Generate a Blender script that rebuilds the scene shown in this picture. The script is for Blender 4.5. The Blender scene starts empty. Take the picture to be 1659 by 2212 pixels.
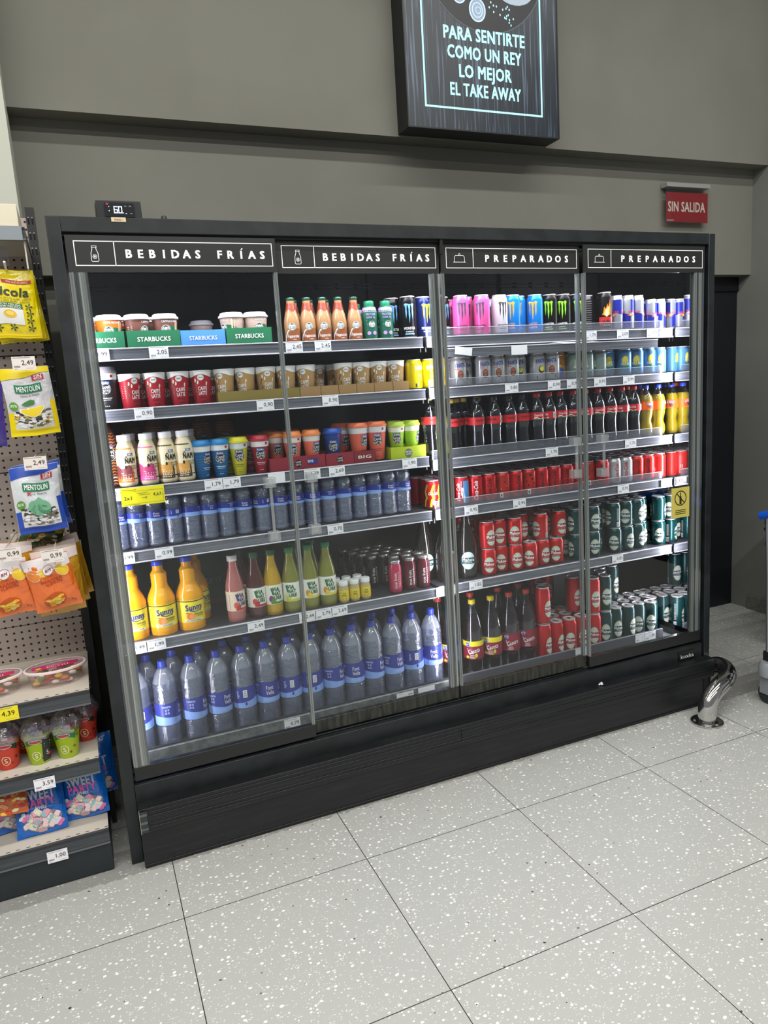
import bpy, math, random
from mathutils import Vector, Matrix
from math import pi, sin, cos, radians
random.seed(7)
S = bpy.context.scene
COL = bpy.context.collection
# ---------------------------------------------------------------- camera, world, exposure, big lights
cam = bpy.data.objects.new('camera', bpy.data.cameras.new('camera')); COL.objects.link(cam)
cam.location = (0.0158, -2.4361, 1.5593); cam.rotation_euler = (1.3992, 0.0627, -0.3996)
cam.data.sensor_fit = 'HORIZONTAL'; cam.data.sensor_width = 36; cam.data.lens = 36*1563.557/1659
cam.data.clip_start = 0.05; S.camera = cam
S.view_settings.view_transform = 'Standard'; S.view_settings.look = 'None'
S.view_settings.exposure = 0.0; S.view_settings.gamma = 1; S.view_settings.use_curve_mapping = False
w = bpy.data.worlds.new('world'); S.world = w; w.use_nodes = True
w.node_tree.nodes['Background'].inputs[0].default_value = (0.95, 0.97, 1.0, 1)
w.node_tree.nodes['Background'].inputs[1].default_value = 0.22
try:
    S.cycles.max_bounces = 10; S.cycles.transparent_max_bounces = 24; S.cycles.transmission_bounces = 8
    S.cycles.glossy_bounces = 4; S.cycles.diffuse_bounces = 3
    S.cycles.caustics_reflective = False; S.cycles.caustics_refractive = False
    S.cycles.sample_clamp_indirect = 4.0; S.cycles.use_light_tree = True
except Exception: pass
def area(name, loc, rot, sx, sy, power, color=(1, 1, 1), spread=pi):
    l = bpy.data.lights.new(name, 'AREA'); l.shape = 'RECTANGLE'; l.size = sx; l.size_y = sy
    l.energy = power; l.color = color; l.spread = spread
    o = bpy.data.objects.new(name, l); COL.objects.link(o); o.location = loc; o.rotation_euler = rot
    return o
WARM = (1.0, 0.985, 0.94)
area('ceiling_tube_light', (0, -1.46, 4.55), (0, 0, 0), 8.4, 0.12, 146, WARM)
area('ceiling_tube_light', (0, -3.26, 4.55), (0, 0, 0), 8.4, 0.12, 240, WARM)
area('ceiling_tube_light', (0, -5.6, 4.55), (0, 0, 0), 8.4, 0.12, 130, WARM)
# LED strips of the cold cabinet: behind the door stiles and under the canopy
LED = (0.96, 0.92, 1.0)
area('led_strip_light', (0.066, 0.075, 1.16), (radians(90), 0, radians(-35)), 0.02, 1.62, 4.5, LED)
area('led_strip_light', (1.300, 0.070, 1.16), (radians(90), 0, radians(20)), 0.02, 1.62, 1.8, LED)
area('led_strip_light', (1.304, 0.070, 1.16), (radians(90), 0, radians(-20)), 0.02, 1.62, 3.5, LED)
area('led_strip_light', (2.496, 0.075, 1.16), (radians(90), 0, radians(50)), 0.02, 1.62, 9, LED)
area('led_canopy_light', (1.29, 0.070, 1.975), (radians(4), 0, 0), 2.36, 0.025, 13, LED, radians(150))

# ---------------------------------------------------------------- materials
def lin(h):
    h = h.lstrip('#'); c = [int(h[i:i+2], 16)/255 for i in (0, 2, 4)]
    return tuple((x/12.92 if x <= .04045 else ((x+.055)/1.055)**2.4) for x in c)+(1,)
MATS = {}
def M(hexc, rough=.5, metal=0., key=None, **kw):
    k = (hexc, rough, metal, tuple(sorted(kw.items())))
    if k in MATS: return MATS[k]
    m = bpy.data.materials.new('surface_'+hexc.strip('#')); m.use_nodes = True
    b = m.node_tree.nodes['Principled BSDF']
    b.inputs['Base Color'].default_value = lin(hexc); b.inputs['Roughness'].default_value = rough
    b.inputs['Metallic'].default_value = metal
    for a, v in kw.items():
        if a == 'coat': b.inputs['Coat Weight'].default_value = v; b.inputs['Coat Roughness'].default_value = .08
        if a == 'spec': b.inputs['Specular IOR Level'].default_value = v
        if a == 'emit': b.inputs['Emission Color'].default_value = lin(hexc); b.inputs['Emission Strength'].default_value = v
    MATS[k] = m
    return m
def nodemat(name):
    m = bpy.data.materials.new(name); m.use_nodes = True; m.node_tree.nodes.clear(); return m, m.node_tree
def N(t, typ, **kw):
    n = t.nodes.new(typ)
    for a, v in kw.items(): setattr(n, a, v)
    return n
def mathn(t, op, a, b=None, c=None):
    n = t.nodes.new('ShaderNodeMath'); n.operation = op
    for i, x in enumerate((a, b, c)):
        if x is None: continue
        if isinstance(x, (int, float)): n.inputs[i].default_value = x
        else: t.links.new(x, n.inputs[i])
    return n.outputs[0]
def clear(name, tint, gloss=.06, base=.05, edge=.6, rough=.04, body=None, bodyfac=0., bump=None):
    """thin see-through film: transparent + sharp reflection that grows towards grazing"""
    m, t = nodemat(name)
    out = N(t, 'ShaderNodeOutputMaterial'); mx = N(t, 'ShaderNodeMixShader')
    tr = N(t, 'ShaderNodeBsdfTransparent'); gl = N(t, 'ShaderNodeBsdfGlossy'); lw = N(t, 'ShaderNodeLayerWeight')
    tr.inputs[0].default_value = lin(tint); gl.inputs['Roughness'].default_value = rough
    lw.inputs[0].default_value = .35
    f = mathn(t, 'MULTIPLY_ADD', lw.outputs['Facing'], edge, base)
    t.links.new(f, mx.inputs[0]); src = tr.outputs[0]
    if body:
        d = N(t, 'ShaderNodeBsdfDiffuse'); d.inputs[0].default_value = lin(body); m2 = N(t, 'ShaderNodeMixShader')
        m2.inputs[0].default_value = bodyfac; t.links.new(src, m2.inputs[1]); t.links.new(d.outputs[0], m2.inputs[2]); src = m2.outputs[0]
    if bump:   # dimpled moulded plastic: glints break up
        tc = N(t, 'ShaderNodeTexCoord'); mp = N(t, 'ShaderNodeMapping'); mp.inputs['Scale'].default_value = bump[:3]; t.links.new(tc.outputs['Object'], mp.inputs[0])
        nz = N(t, 'ShaderNodeTexNoise'); nz.inputs['Scale'].default_value = 1; nz.inputs['Detail'].default_value = 2; t.links.new(mp.outputs[0], nz.inputs[0])
        bp = N(t, 'ShaderNodeBump'); bp.inputs['Strength'].default_value = bump[3]; bp.inputs['Distance'].default_value = .004; t.links.new(nz.outputs[0], bp.inputs['Height'])
        t.links.new(bp.outputs[0], gl.inputs['Normal']); t.links.new(bp.outputs[0], lw.inputs['Normal'])
    t.links.new(src, mx.inputs[1]); t.links.new(gl.outputs[0], mx.inputs[2]); t.links.new(mx.outputs[0], out.inputs[0])
    return m
def pane(name, tint, ior=1.5, rough=0.0, mul=1.0):
    m, t = nodemat(name)
    out = N(t, 'ShaderNodeOutputMaterial'); mx = N(t, 'ShaderNodeMixShader')
    tr = N(t, 'ShaderNodeBsdfTransparent'); gl = N(t, 'ShaderNodeBsdfGlossy'); fr = N(t, 'ShaderNodeLayerWeight')
    tr.inputs[0].default_value = lin(tint); gl.inputs['Roughness'].default_value = rough; fr.inputs[0].default_value = .5
    f = mathn(t, 'MULTIPLY_ADD', mathn(t, 'POWER', fr.outputs['Facing'], 5), .9*mul, .04*mul)
    t.links.new(f, mx.inputs[0]); t.links.new(tr.outputs[0], mx.inputs[1]); t.links.new(gl.outputs[0], mx.inputs[2])
    t.links.new(mx.outputs[0], out.inputs[0]); return m
def noisy(name, c1, c2, scale=3, rough=.6, metal=0., stretch=(1, 1, 1), bump=0., lo=.4, hi=.6, r2=None):
    m = bpy.data.materials.new(name); m.use_nodes = True; t = m.node_tree; b = t.nodes['Principled BSDF']
    tc = N(t, 'ShaderNodeTexCoord'); mp = N(t, 'ShaderNodeMapping'); nz = N(t, 'ShaderNodeTexNoise'); cr = N(t, 'ShaderNodeValToRGB')
    t.links.new(tc.outputs['Object'], mp.inputs[0]); mp.inputs['Scale'].default_value = stretch
    t.links.new(mp.outputs[0], nz.inputs[0]); nz.inputs['Scale'].default_value = scale; nz.inputs['Detail'].default_value = 6
    cr.color_ramp.elements[0].position = lo; cr.color_ramp.elements[1].position = hi
    cr.color_ramp.elements[0].color = lin(c1); cr.color_ramp.elements[1].color = lin(c2)
    t.links.new(nz.outputs[0], cr.inputs[0]); t.links.new(cr.outputs[0], b.inputs['Base Color'])
    b.inputs['Roughness'].default_value = rough; b.inputs['Metallic'].default_value = metal
    if bump:
        bp = N(t, 'ShaderNodeBump'); bp.inputs['Strength'].default_value = bump; t.links.new(nz.outputs[0], bp.inputs['Height']); t.links.new(bp.outputs[0], b.inputs['Normal'])
    return m
m_black = noisy('black_painted_steel', '#15191b', '#1e2326', 14, .45)
m_blackd = M('#0d0f12', .45); m_inner = M('#0d0d10', .6); m_back = noisy('dark_cabinet_lining', '#08080a', '#0e0e10', 5, .55)
m_kick = noisy('scuffed_black_kickplate', '#0e1113', '#1d2022', 6, .42, stretch=(1, 1, 22), lo=.45, hi=.75)
m_strip = noisy('ribbed_grey_ticket_rail', '#686b76', '#83858f', 4, .3, .3, stretch=(1, 1, 60))
m_deck = noisy('galvanised_deck', '#70757a', '#8f9496', 30, .35, .5)
m_steel = M('#9a9aa0', .3, .8); m_wall = noisy('grey_painted_wall', '#7b7a71', '#807f76', 2, .85, bump=.03)
m_mirror = M('#b8b8b8', .03, 1.); m_white = M('#f1eff4', .5); m_ink = M('#141414', .6); m_chrome = noisy('chrome', '#c9c7c4', '#dddcd8', 6, .10, 1., lo=.3, hi=.7)
m_glass = pane('door_glass', '#f6f9f9', 1.5, 0, 1.0); m_acryl = clear('clear_acrylic', '#f2f4f6', base=.06, edge=.25, rough=.05, body='#d5dad8', bodyfac=.20)
m_cover = pane('clear_sign_cover', '#fafafa', 1.5, .0, 1.0)
m_guard = clear('clear_shelf_guard', '#f4f5f8', base=.05, edge=.2, rough=.1, body='#b9bcc6', bodyfac=.10)
m_cello = clear('cellophane', '#f6f1f6', base=.20, edge=.5, rough=.10, body='#e9e0ea', bodyfac=.10, bump=(60, 60, 60, 1.0))
m_stile = clear('ribbed_clear_stile', '#a8aaac', base=.12, edge=.3, rough=.2, body='#7d8482', bodyfac=.78)
m_stile2 = clear('ribbed_clear_stile_dark', '#8a8c90', base=.16, edge=.3, rough=.15, body='#4f5456', bodyfac=.6)
m_stile3 = clear('ribbed_clear_stile_light', '#a8aaac', base=.2, edge=.3, rough=.15, body='#a7aca6', bodyfac=.75)
m_pet = clear('clear_bottle_plastic', '#dfe4f2', base=.06, edge=.62, rough=.05)
m_petw = clear('clear_water_bottle_plastic', '#f3f5fb', base=.14, edge=.6, rough=.10, body='#b9c4ea', bodyfac=.13, bump=(130, 130, 170, .8))
m_silver = M('#c9c8cc', .28, .9); m_lid = M('#d6d0d2', .32, .4)
def terrazzo():
    m = bpy.data.materials.new('terrazzo_tiles'); m.use_nodes = True; t = m.node_tree; b = t.nodes['Principled BSDF']; L = t.links.new
    tc = N(t, 'ShaderNodeTexCoord'); sp = N(t, 'ShaderNodeSeparateXYZ'); L(tc.outputs['Object'], sp.inputs[0])
    def vor(scale, thr, soft=.06, seedoff=0.):
        mp = N(t, 'ShaderNodeMapping'); mp.inputs['Location'].default_value = (seedoff, seedoff*1.7, 0); mp.inputs['Scale'].default_value = (1, 1.25, 1); L(tc.outputs['Object'], mp.inputs[0])
        nz = N(t, 'ShaderNodeTexNoise'); nz.inputs['Scale'].default_value = scale*.7; L(mp.outputs[0], nz.inputs[0])
        ad = N(t, 'ShaderNodeMixRGB'); ad.blend_type = 'ADD'; ad.inputs[0].default_value = .012; L(mp.outputs[0], ad.inputs[1]); L(nz.outputs['Color'], ad.inputs[2])
        v = N(t, 'ShaderNodeTexVoronoi'); v.inputs['Scale'].default_value = scale; L(ad.outputs[0], v.inputs['Vector'])
        s2 = N(t, 'ShaderNodeSeparateXYZ'); L(v.outputs['Color'], s2.inputs[0])
        r = mathn(t, 'MULTIPLY', s2.outputs[0], thr)
        return mathn(t, 'LESS_THAN', v.outputs['Distance'], r), s2.outputs[1]
    big, bc = vor(62, .34); small, sc_ = vor(140, .36, seedoff=3.3); dark, dc = vor(34, .16, seedoff=9.1)
    nz = N(t, 'ShaderNodeTexNoise'); nz.inputs['Scale'].default_value = 1.3; L(tc.outputs['Object'], nz.inputs[0])
    cr = N(t, 'ShaderNodeValToRGB'); cr.color_ramp.elements[0].color = lin('#adaeab'); cr.color_ramp.elements[1].color = lin('#b4b5b1'); L(nz.outputs[0], cr.inputs[0])
    def mix(f, a, c):
        n = N(t, 'ShaderNodeMixRGB'); L(f, n.inputs[0]); L(a, n.inputs[1])
        if isinstance(c, str): n.inputs[2].default_value = lin(c)
        else: L(c, n.inputs[2])
        return n.outputs[0]
    c = mix(mathn(t, 'MULTIPLY', small, mathn(t, 'GREATER_THAN', sc_, .25)), cr.outputs[0], '#d9d8d4')
    c = mix(mathn(t, 'MULTIPLY', big, mathn(t, 'GREATER_THAN', bc, .25)), c, '#f2f1ed')
    c = mix(mathn(t, 'MULTIPLY', dark, mathn(t, 'GREATER_THAN', dc, .86)), c, '#3c3834')
    c = mix(mathn(t, 'MULTIPLY', dark, mathn(t, 'LESS_THAN', dc, .06)), c, '#7a6350')
    def joint(o, off):
        f = mathn(t, 'FRACT', mathn(t, 'MULTIPLY', mathn(t, 'SUBTRACT', o, off), 1/.6))
        return mathn(t, 'GREATER_THAN', mathn(t, 'ABSOLUTE', mathn(t, 'SUBTRACT', f, .5)), .5-.0022)
    j = mathn(t, 'MAXIMUM', joint(sp.outputs[0], .128), joint(sp.outputs[1], -.3481))
    c = mix(j, c, '#262423')
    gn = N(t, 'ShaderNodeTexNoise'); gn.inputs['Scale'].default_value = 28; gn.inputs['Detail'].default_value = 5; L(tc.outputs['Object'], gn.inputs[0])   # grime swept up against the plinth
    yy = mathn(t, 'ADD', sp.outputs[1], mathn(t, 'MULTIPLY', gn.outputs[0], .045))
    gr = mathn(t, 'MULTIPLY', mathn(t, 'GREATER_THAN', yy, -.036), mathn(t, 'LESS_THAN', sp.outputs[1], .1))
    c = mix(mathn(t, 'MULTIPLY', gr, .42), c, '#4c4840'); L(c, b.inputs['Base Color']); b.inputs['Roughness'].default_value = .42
    return m
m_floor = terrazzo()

# ---------------------------------------------------------------- mesh helpers
class MB:
    def __init__(s): s.v = []; s.f = []; s.m = []; s.mats = []; s.sm = []
    def mi(s, m):
        if m not in s.mats: s.mats.append(m)
        return s.mats.index(m)
    def add(s, vs, fs, m, smooth=False):
        n = len(s.v); k = s.mi(m); s.v += [tuple(p) for p in vs]
        for f in fs: s.f.append(tuple(i+n for i in f)); s.m.append(k); s.sm.append(smooth)
        return s
    def box(s, x0, x1, y0, y1, z0, z1, m):
        return s.add([(x, y, z) for z in (z0, z1) for y in (y0, y1) for x in (x0, x1)],
                     [(0, 2, 3, 1), (4, 5, 7, 6), (0, 1, 5, 4), (2, 6, 7, 3), (0, 4, 6, 2), (1, 3, 7, 5)], m)
    def lathe(s, prof, m, n=28, c=(0, 0), a0=0, a1=2*pi, caps=True):
        """prof: list of (r,z[,mat]) bottom to top"""
        n0 = len(s.v); full = abs(a1-a0-2*pi) < 1e-6; cols = n if full else n+1
        for p in prof:
            for i in range(cols):
                a = a0+(a1-a0)*i/n; s.v.append((c[0]+p[0]*sin(a), c[1]-p[0]*cos(a), p[1]))
        for j in range(len(prof)-1):
            k = s.mi(prof[j][2] if len(prof[j]) > 2 else m)
            for i in range(n):
                i2 = (i+1) % cols if full else i+1
                s.f.append((n0+j*cols+i, n0+j*cols+i2, n0+(j+1)*cols+i2, n0+(j+1)*cols+i)); s.m.append(k); s.sm.append(True)
        if caps and full:
            k = s.mi(prof[0][2] if len(prof[0]) > 2 else m)
            if prof[0][0] > 1e-5: s.f.append(tuple(n0+i for i in reversed(range(n)))); s.m.append(k); s.sm.append(False)
            k = s.mi(prof[-1][2] if len(prof[-1]) > 2 else m)
            if prof[-1][0] > 1e-5: s.f.append(tuple(n0+(len(prof)-1)*cols+i for i in range(n))); s.m.append(k); s.sm.append(False)
        return s
    def tube(s, pts, r, m, n=12, caps=True):
        pts = [Vector(p) for p in pts]; n0 = len(s.v); k = s.mi(m); up = None
        rs = r if isinstance(r, (list, tuple)) else [r]*len(pts)
        for i, p in enumerate(pts):
            d = (pts[min(i+1, len(pts)-1)]-pts[max(i-1, 0)]).normalized()
            if up is None: up = d.orthogonal().normalized()
            up = (up-d*up.dot(d)).normalized(); q = d.cross(up)
            for j in range(n):
                a = 2*pi*j/n; s.v.append(tuple(p+(up*cos(a)+q*sin(a))*rs[i]))
        for i in range(len(pts)-1):
            for j in range(n):
                j2 = (j+1) % n; s.f.append((n0+i*n+j, n0+i*n+j2, n0+(i+1)*n+j2, n0+(i+1)*n+j)); s.m.append(k); s.sm.append(True)
        if caps:
            s.f.append(tuple(n0+j for j in reversed(range(n)))); s.m.append(k); s.sm.append(False)
            s.f.append(tuple(n0+(len(pts)-1)*n+j for j in range(n))); s.m.append(k); s.sm.append(False)
        return s
    def build(s, name, parent=None, loc=None, bevel=0, sharp=40):
        me = bpy.data.meshes.new(name); me.from_pydata(s.v, [], s.f)
        for m in s.mats: me.materials.append(m)
        me.polygons.foreach_set('material_index', s.m); me.polygons.foreach_set('use_smooth', [x or bevel > 0 for x in s.sm])
        me.update()
        o = bpy.data.objects.new(name, me); COL.objects.link(o)
        if any(s.sm): me.set_sharp_from_angle(angle=radians(sharp))
        if bevel:
            b = o.modifiers.new('bevel', 'BEVEL'); b.width = bevel; b.segments = 2; b.limit_method = 'ANGLE'; b.angle_limit = radians(40)
            me.set_sharp_from_angle(angle=radians(30))
        if parent: o.parent = parent
        if loc: o.location = loc
        return o
def empty(name, loc=(0, 0, 0), rz=0, label=None, cat=None, group=None):
    o = bpy.data.objects.new(name, None); o.empty_display_size = .02; COL.objects.link(o); o.location = loc; o.rotation_euler = (0, 0, rz)
    return tag(o, label, cat, group)
def tag(o, label=None, cat=None, group=None, kind=None):
    if label: o['label'] = label
    if cat: o['category'] = cat
    if group: o['group'] = group
    if kind: o['kind'] = kind
    return o
KIDS = {}
def dup(o, parent=None):
    c = o.copy(); COL.objects.link(c)
    if parent: c.parent = parent
    for ch in CHILDREN(o): dup(ch, c)
    return c
def CHILDREN(o): return KIDS[o.name] if o.name in KIDS else list(o.children)

# text outlines, cached as 2-D meshes (cap height 1, baseline 0, left 0)
_tx = {}
def glyphs(txt, bold=0., shear=0., space=1.):
    k = (txt, bold, shear, space)
    if k in _tx: return _tx[k]
    cu = bpy.data.curves.new('t', 'FONT'); cu.body = txt; cu.size = 1; cu.shear = shear; cu.resolution_u = 2; cu.space_character = space*(1+1.1*bold)
    ob = bpy.data.objects.new('t', cu); COL.objects.link(ob)
    me = ob.to_mesh(); k0 = 1/.70
    vs = [(v.co.x*k0, v.co.y*k0) for v in me.vertices]; fs = [tuple(p.vertices) for p in me.polygons]
    ob.to_mesh_clear(); bpy.data.objects.remove(ob); bpy.data.curves.remove(cu)
    if bold > .015 and vs:   # heavier weight: overlapping shifted copies of the outlines
        q = bold*.62; base = list(vs); bf = list(fs); vs = []; fs = []
        for dx, dy in (((-q, -q*.6), (q, -q*.6), (-q, q*.6), (q, q*.6)) if bold >= .03 else ((-q, 0), (q, 0))):
            n0 = len(vs); vs += [(a+dx, b+dy) for a, b in base]; fs += [tuple(i+n0 for i in f) for f in bf]
    if vs:
        x0 = min(v[0] for v in vs); x1 = max(v[0] for v in vs); vs = [(a-x0, b) for a, b in vs]; wd = x1-x0
    else: wd = 0
    _tx[k] = (vs, fs, wd); return _tx[k]
class Dec:
    """flat artwork (u to the right, v up) laid on any surface by a mapping u,v,off -> xyz"""
    def __init__(s): s.p = []
    def text(s, txt, u, v, h, m, w=None, bold=.02, shear=0, rot=0, layer=2, al='C', space=1.):
        vs, fs, wd = glyphs(txt, bold, shear, space)
        if wd == 0: return s
        sx = h if w is None else w/wd
        a = {'C': -wd*sx/2, 'L': 0, 'R': -wd*sx}[al]; c, q = cos(rot), sin(rot)
        vs = [(a+x*sx, (y-.5)*h) for x, y in vs]; vs = [(u+x*c-y*q, v+x*q+y*c) for x, y in vs]
        nc = 4 if bold >= .03 else (2 if bold > .015 else 1); nv, nf = len(vs)//nc, len(fs)//nc
        for k in range(nc): s.p.append((vs[k*nv:(k+1)*nv], [tuple(i-k*nv for i in f) for f in fs[k*nf:(k+1)*nf]], m, layer+.14*k))
        return s
    def ell(s, u, v, ru, rv, m, layer=1, n=24, rings=2, a0=0, a1=2*pi):
        vs = [(u, v)]; fs = []
        for r in range(1, rings+1):
            for i in range(n): a = a0+(a1-a0)*i/(n if a1-a0 > 6.28 else n-1); vs.append((u+ru*cos(a)*r/rings, v+rv*sin(a)*r/rings))
        cl = a1-a0 > 6.28
        for i in range(n if cl else n-1):
            j = (i+1) % n; fs.append((0, 1+i, 1+j))
            for r in range(1, rings): fs.append((1+(r-1)*n+i, 1+r*n+i, 1+r*n+j, 1+(r-1)*n+j))
        s.p.append((vs, fs, m, layer)); return s
    def ring(s, u, v, ru, rv, t, m, layer=2, n=28):
        vs = []; fs = []
        for i in range(n):
            a = 2*pi*i/n; vs += [(u+(ru-t)*cos(a), v+(rv-t)*sin(a)), (u+ru*cos(a), v+rv*sin(a))]
        for i in range(n): j = (i+1) % n; fs.append((2*i, 2*i+1, 2*j+1, 2*j))
        s.p.append((vs, fs, m, layer)); return s
    def rect(s, u0, v0, u1, v1, m, layer=1, n=1):
        return s.strip([(u0+(u1-u0)*i/n, v0, v1) for i in range(n+1)], m, layer)
    def strip(s, cols, m, layer=1):
        vs = []; fs = []
        for u, a, b in cols: vs += [(u, a), (u, b)]
        for i in range(len(cols)-1): fs.append((2*i, 2*i+2, 2*i+3, 2*i+1))
        s.p.append((vs, fs, m, layer)); return s
    def poly(s, pts, m, layer=1): s.p.append((list(pts), [tuple(range(len(pts)))], m, layer)); return s
    def frame(s, u0, v0, u1, v1, t, m, layer=2):
        s.rect(u0, v0, u1, v0+t, m, layer); s.rect(u0, v1-t, u1, v1, m, layer); s.rect(u0, v0+t, u0+t, v1-t, m, layer); s.rect(u1-t, v0+t, u1, v1-t, m, layer); return s
    def line(s, pts, t, m, layer=2):
        vs = []; fs = []
        for i, p in enumerate(pts):
            a = Vector(pts[max(i-1, 0)]); b = Vector(pts[min(i+1, len(pts)-1)]); d = (b-a).normalized(); q = Vector((-d.y, d.x))*t/2; p = Vector(p)
            vs += [tuple(p-q), tuple(p+q)]
        for i in range(len(pts)-1): fs.append((2*i, 2*i+2, 2*i+3, 2*i+1))
        s.p.append((vs, fs, m, layer)); return s
    def bars(s, u, v, w_, h, m, n=9, layer=2):
        for i in range(n):
            a = u+w_*i/n; s.rect(a, v, a+w_/n*(.35 if i % 3 else .65), v+h, m, layer)
        return s
    def onto(s, mb, fn, step=.0003):
        for vs, fs, m, ly in s.p:
            mb.add([fn(u, v, step*ly) for u, v in vs], fs, m)
        return mb
def interp(prof, z):
    for a, b in zip(prof, prof[1:]):
        if a[1] <= z <= b[1]:
            t = (z-a[1])/max(b[1]-a[1], 1e-9); return a[0]+(b[0]-a[0])*t
    return prof[-1][0] if z > prof[-1][1] else prof[0][0]
def wrap(prof, R, th0=0.):
    def f(u, v, off):
        a = u/R+th0; r = interp(prof, v)+off+.0002
        return (r*sin(a), -r*cos(a), v)
    return f
def flat(y=0., x0=0., z0=0., sx=1.):
    return lambda u, v, off: (x0+u*sx, y-off-.0003, z0+v)

ORD = ['first', 'second', 'third', 'fourth', 'fifth', 'sixth', 'seventh', 'eighth', 'ninth', 'tenth', 'eleventh', 'twelfth', 'thirteenth', 'fourteenth', 'fifteenth', 'sixteenth', 'seventeenth', 'eighteenth', 'nineteenth', 'twentieth']
def ordn(i, n):
    if n == 1: return ''
    if i == 0: return 'leftmost'
    if i == n-1: return 'rightmost'
    return ORD[i]+' from left'
USED = set()
def put(proto, x, y, z, rz, label, cat, group=None):
    if proto.name in USED:
        o = dup(proto)
        for k in ('group',):
            if k in o.keys(): del o[k]
    else: o = proto; USED.add(proto.name)
    o.location = (x, y, z); o.rotation_euler = (0, 0, rz); tag(o, label, cat, group); return o
def proto(name):
    return empty(name)
def face(x, y, extra=0.):   # small turn so artwork looks out of the cabinet
    return extra

# ---------------------------------------------------------------- the room
def struct(name, mb, **kw):
    o = mb.build(name, **kw); o['kind'] = 'structure'; return o
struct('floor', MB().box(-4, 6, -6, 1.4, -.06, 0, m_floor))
struct('ceiling', MB().box(-4, 6, -6, 1.4, 4.7, 4.76, M('#8d8c86', .9)))
struct('wall_back_upper', MB().box(-.085, 3.86, .775, 1.3, 2.675, 4.7, m_wall))
struct('wall_back_beam', MB().box(-.6, 3.86, .88, 1.3, 2.085, 2.675, m_wall))
struct('wall_back', MB().box(-4, 2.70, .96, 1.3, 0, 2.085, noisy('grey_recess_wall', '#6f6f68', '#75756d', 2, .85)).box(2.70, 3.86, 1.03, 1.3, 0, 2.085, M('#2a2b2b', .85)))
struct('wall_left', MB().box(-4, -.085, .60, 1.3, 0, 4.7, M('#c9cabe', .8)))
struct('wall_right', MB().box(3.86, 4.0, .15, 1.3, 0, 4.7, noisy('grey_side_wall', '#82837e', '#888984', 2, .85)))  # side wall in its own grey, slightly lighter than the back wall
struct('baseboard_right', MB().box(3.845, 3.86, .15, .84, 0.0, .09, noisy('stone_skirting', '#6b6b66', '#7c7c76', 60, .6)), bevel=.002)
d = MB().box(2.70, 3.86, .975, 1.03, 0, 2.0, M('#10141b', .45)); dr = struct('door_1', d, bevel=.002)
MB().box(2.70, 3.86, .965, 1.03, 2.0, 2.085, M('#0b0d12', .5)).build('door_lintel', dr)
tag(dr, 'dark navy service door in the recess right of the cold cabinet')

# ceiling luminaires (outside the frame, mirrored in the glass)
for k, y in enumerate((-1.46, -3.26, -5.6)):
    r = empty('ceiling_lamp', (0, y, 4.56), 0, ('white batten lamp run on the ceiling, %s the back wall' % ('nearest to', 'second from', 'farthest from')[k]), 'lamp', 'ceiling batten lamps')
    MB().box(-4.2, 4.2, -.08, .08, .02, .14, M('#d8d8d4', .5)).build('housing', r)

# ---------------------------------------------------------------- cold cabinet
W_, H_ = 2.627, 2.115
fr = empty('display_refrigerator', (0, 0, 0), 0, 'long black open-front drinks refrigerator with four sliding glass doors against the grey wall', 'refrigerator')
def part(name, mb, par=fr, **kw): return mb.build(name, par, **kw)
part('side_panel', MB().box(0, .040, 0, .74, .0, H_, m_black), bevel=.002)
part('side_panel', MB().box(2.592, W_, 0, .74, .0, H_, m_black), bevel=.002)
part('top_rail', MB().box(.040, 2.592, 0, .10, 2.071, H_, m_black).box(.040, 2.592, .10, .74, 2.095, H_, m_blackd), bevel=.0015)
part('door_track', MB().box(.040, 2.592, .05, .10, 2.055, 2.071, m_blackd).box(.040, 2.592, .014, .02, 2.062, 2.071, m_blackd).box(1.30, 1.312, .004, .05, 2.02, 2.071, m_blackd))
part('back_panel', MB().box(.04, 2.592, .62, .74, .10, 2.095, m_back).box(.04, .046, .10, .62, .10, 2.095, m_inner).box(.046, 2.505, .10, .62, 2.05, 2.095, m_inner)
     .box(.62, .625, .605, .62, .3, 2.05, m_inner).box(1.25, 1.26, .60, .62, .3, 2.05, m_inner).box(1.93, 1.935, .605, .62, .3, 2.05, m_inner))
part('mirror_panel', MB().box(2.505, 2.510, .0180, .60, .36, 2.05, m_mirror))
part('side_lining', MB().box(2.5105, 2.592, .10, .62, .30, 2.095, m_inner))
# air grille with slots at the top back
g = MB()
for i in range(26): g.box(.12+.09*i, .184+.09*i, .598, .62, 1.985, 1.99, m_blackd).box(.12+.09*i, .184+.09*i, .598, .62, 2.0, 2.005, m_blackd)
part('air_grille', g)
part('sill', MB().box(.040, 2.575, -.004, .10, .195, .285, m_black).box(.040, 2.575, .02, .10, .285, .292, m_blackd), bevel=.0015)
part('kickplate', MB().box(.040, 2.54, -.047, .3, .004, .14, m_kick).box(.04, 2.54, -.05, -.046, .012, .016, m_blackd), bevel=.0015)
b = MB().box(.040, 2.60, -.056, -.004, .135, .222, m_kick)
for i, z in enumerate((.150, .163, .190, .205)): b.box(.0402, 2.60, -.0585, -.056, z, z+.004, m_kick)
bp_ = part('bumper_rail', b, bevel=.002)
part('end_cap', MB().box(.041, .066, -.062, -.0585, .140, .216, M('#2f3336', .3)).box(.041, .066, -.0635, -.062, .150, .156, M('#5b5f60', .3)).box(.041, .066, -.0635, -.062, .172, .180, M('#5b5f60', .3)).box(.041, .066, -.0635, -.062, .200, .208, M('#5b5f60', .3)).box(.041, .0425, -.064, -.056, .138, .22, M('#a7a595', .4)), bp_)
part('bumper_seam', MB().box(1.262, 1.264, -.0588, -.0565, .15, .205, m_blackd), bp_)
nb = part('name_badge', MB().box(2.43, 2.53, -.0075, -.004, .222, .266, M('#0c0d0e', .35)))
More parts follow.
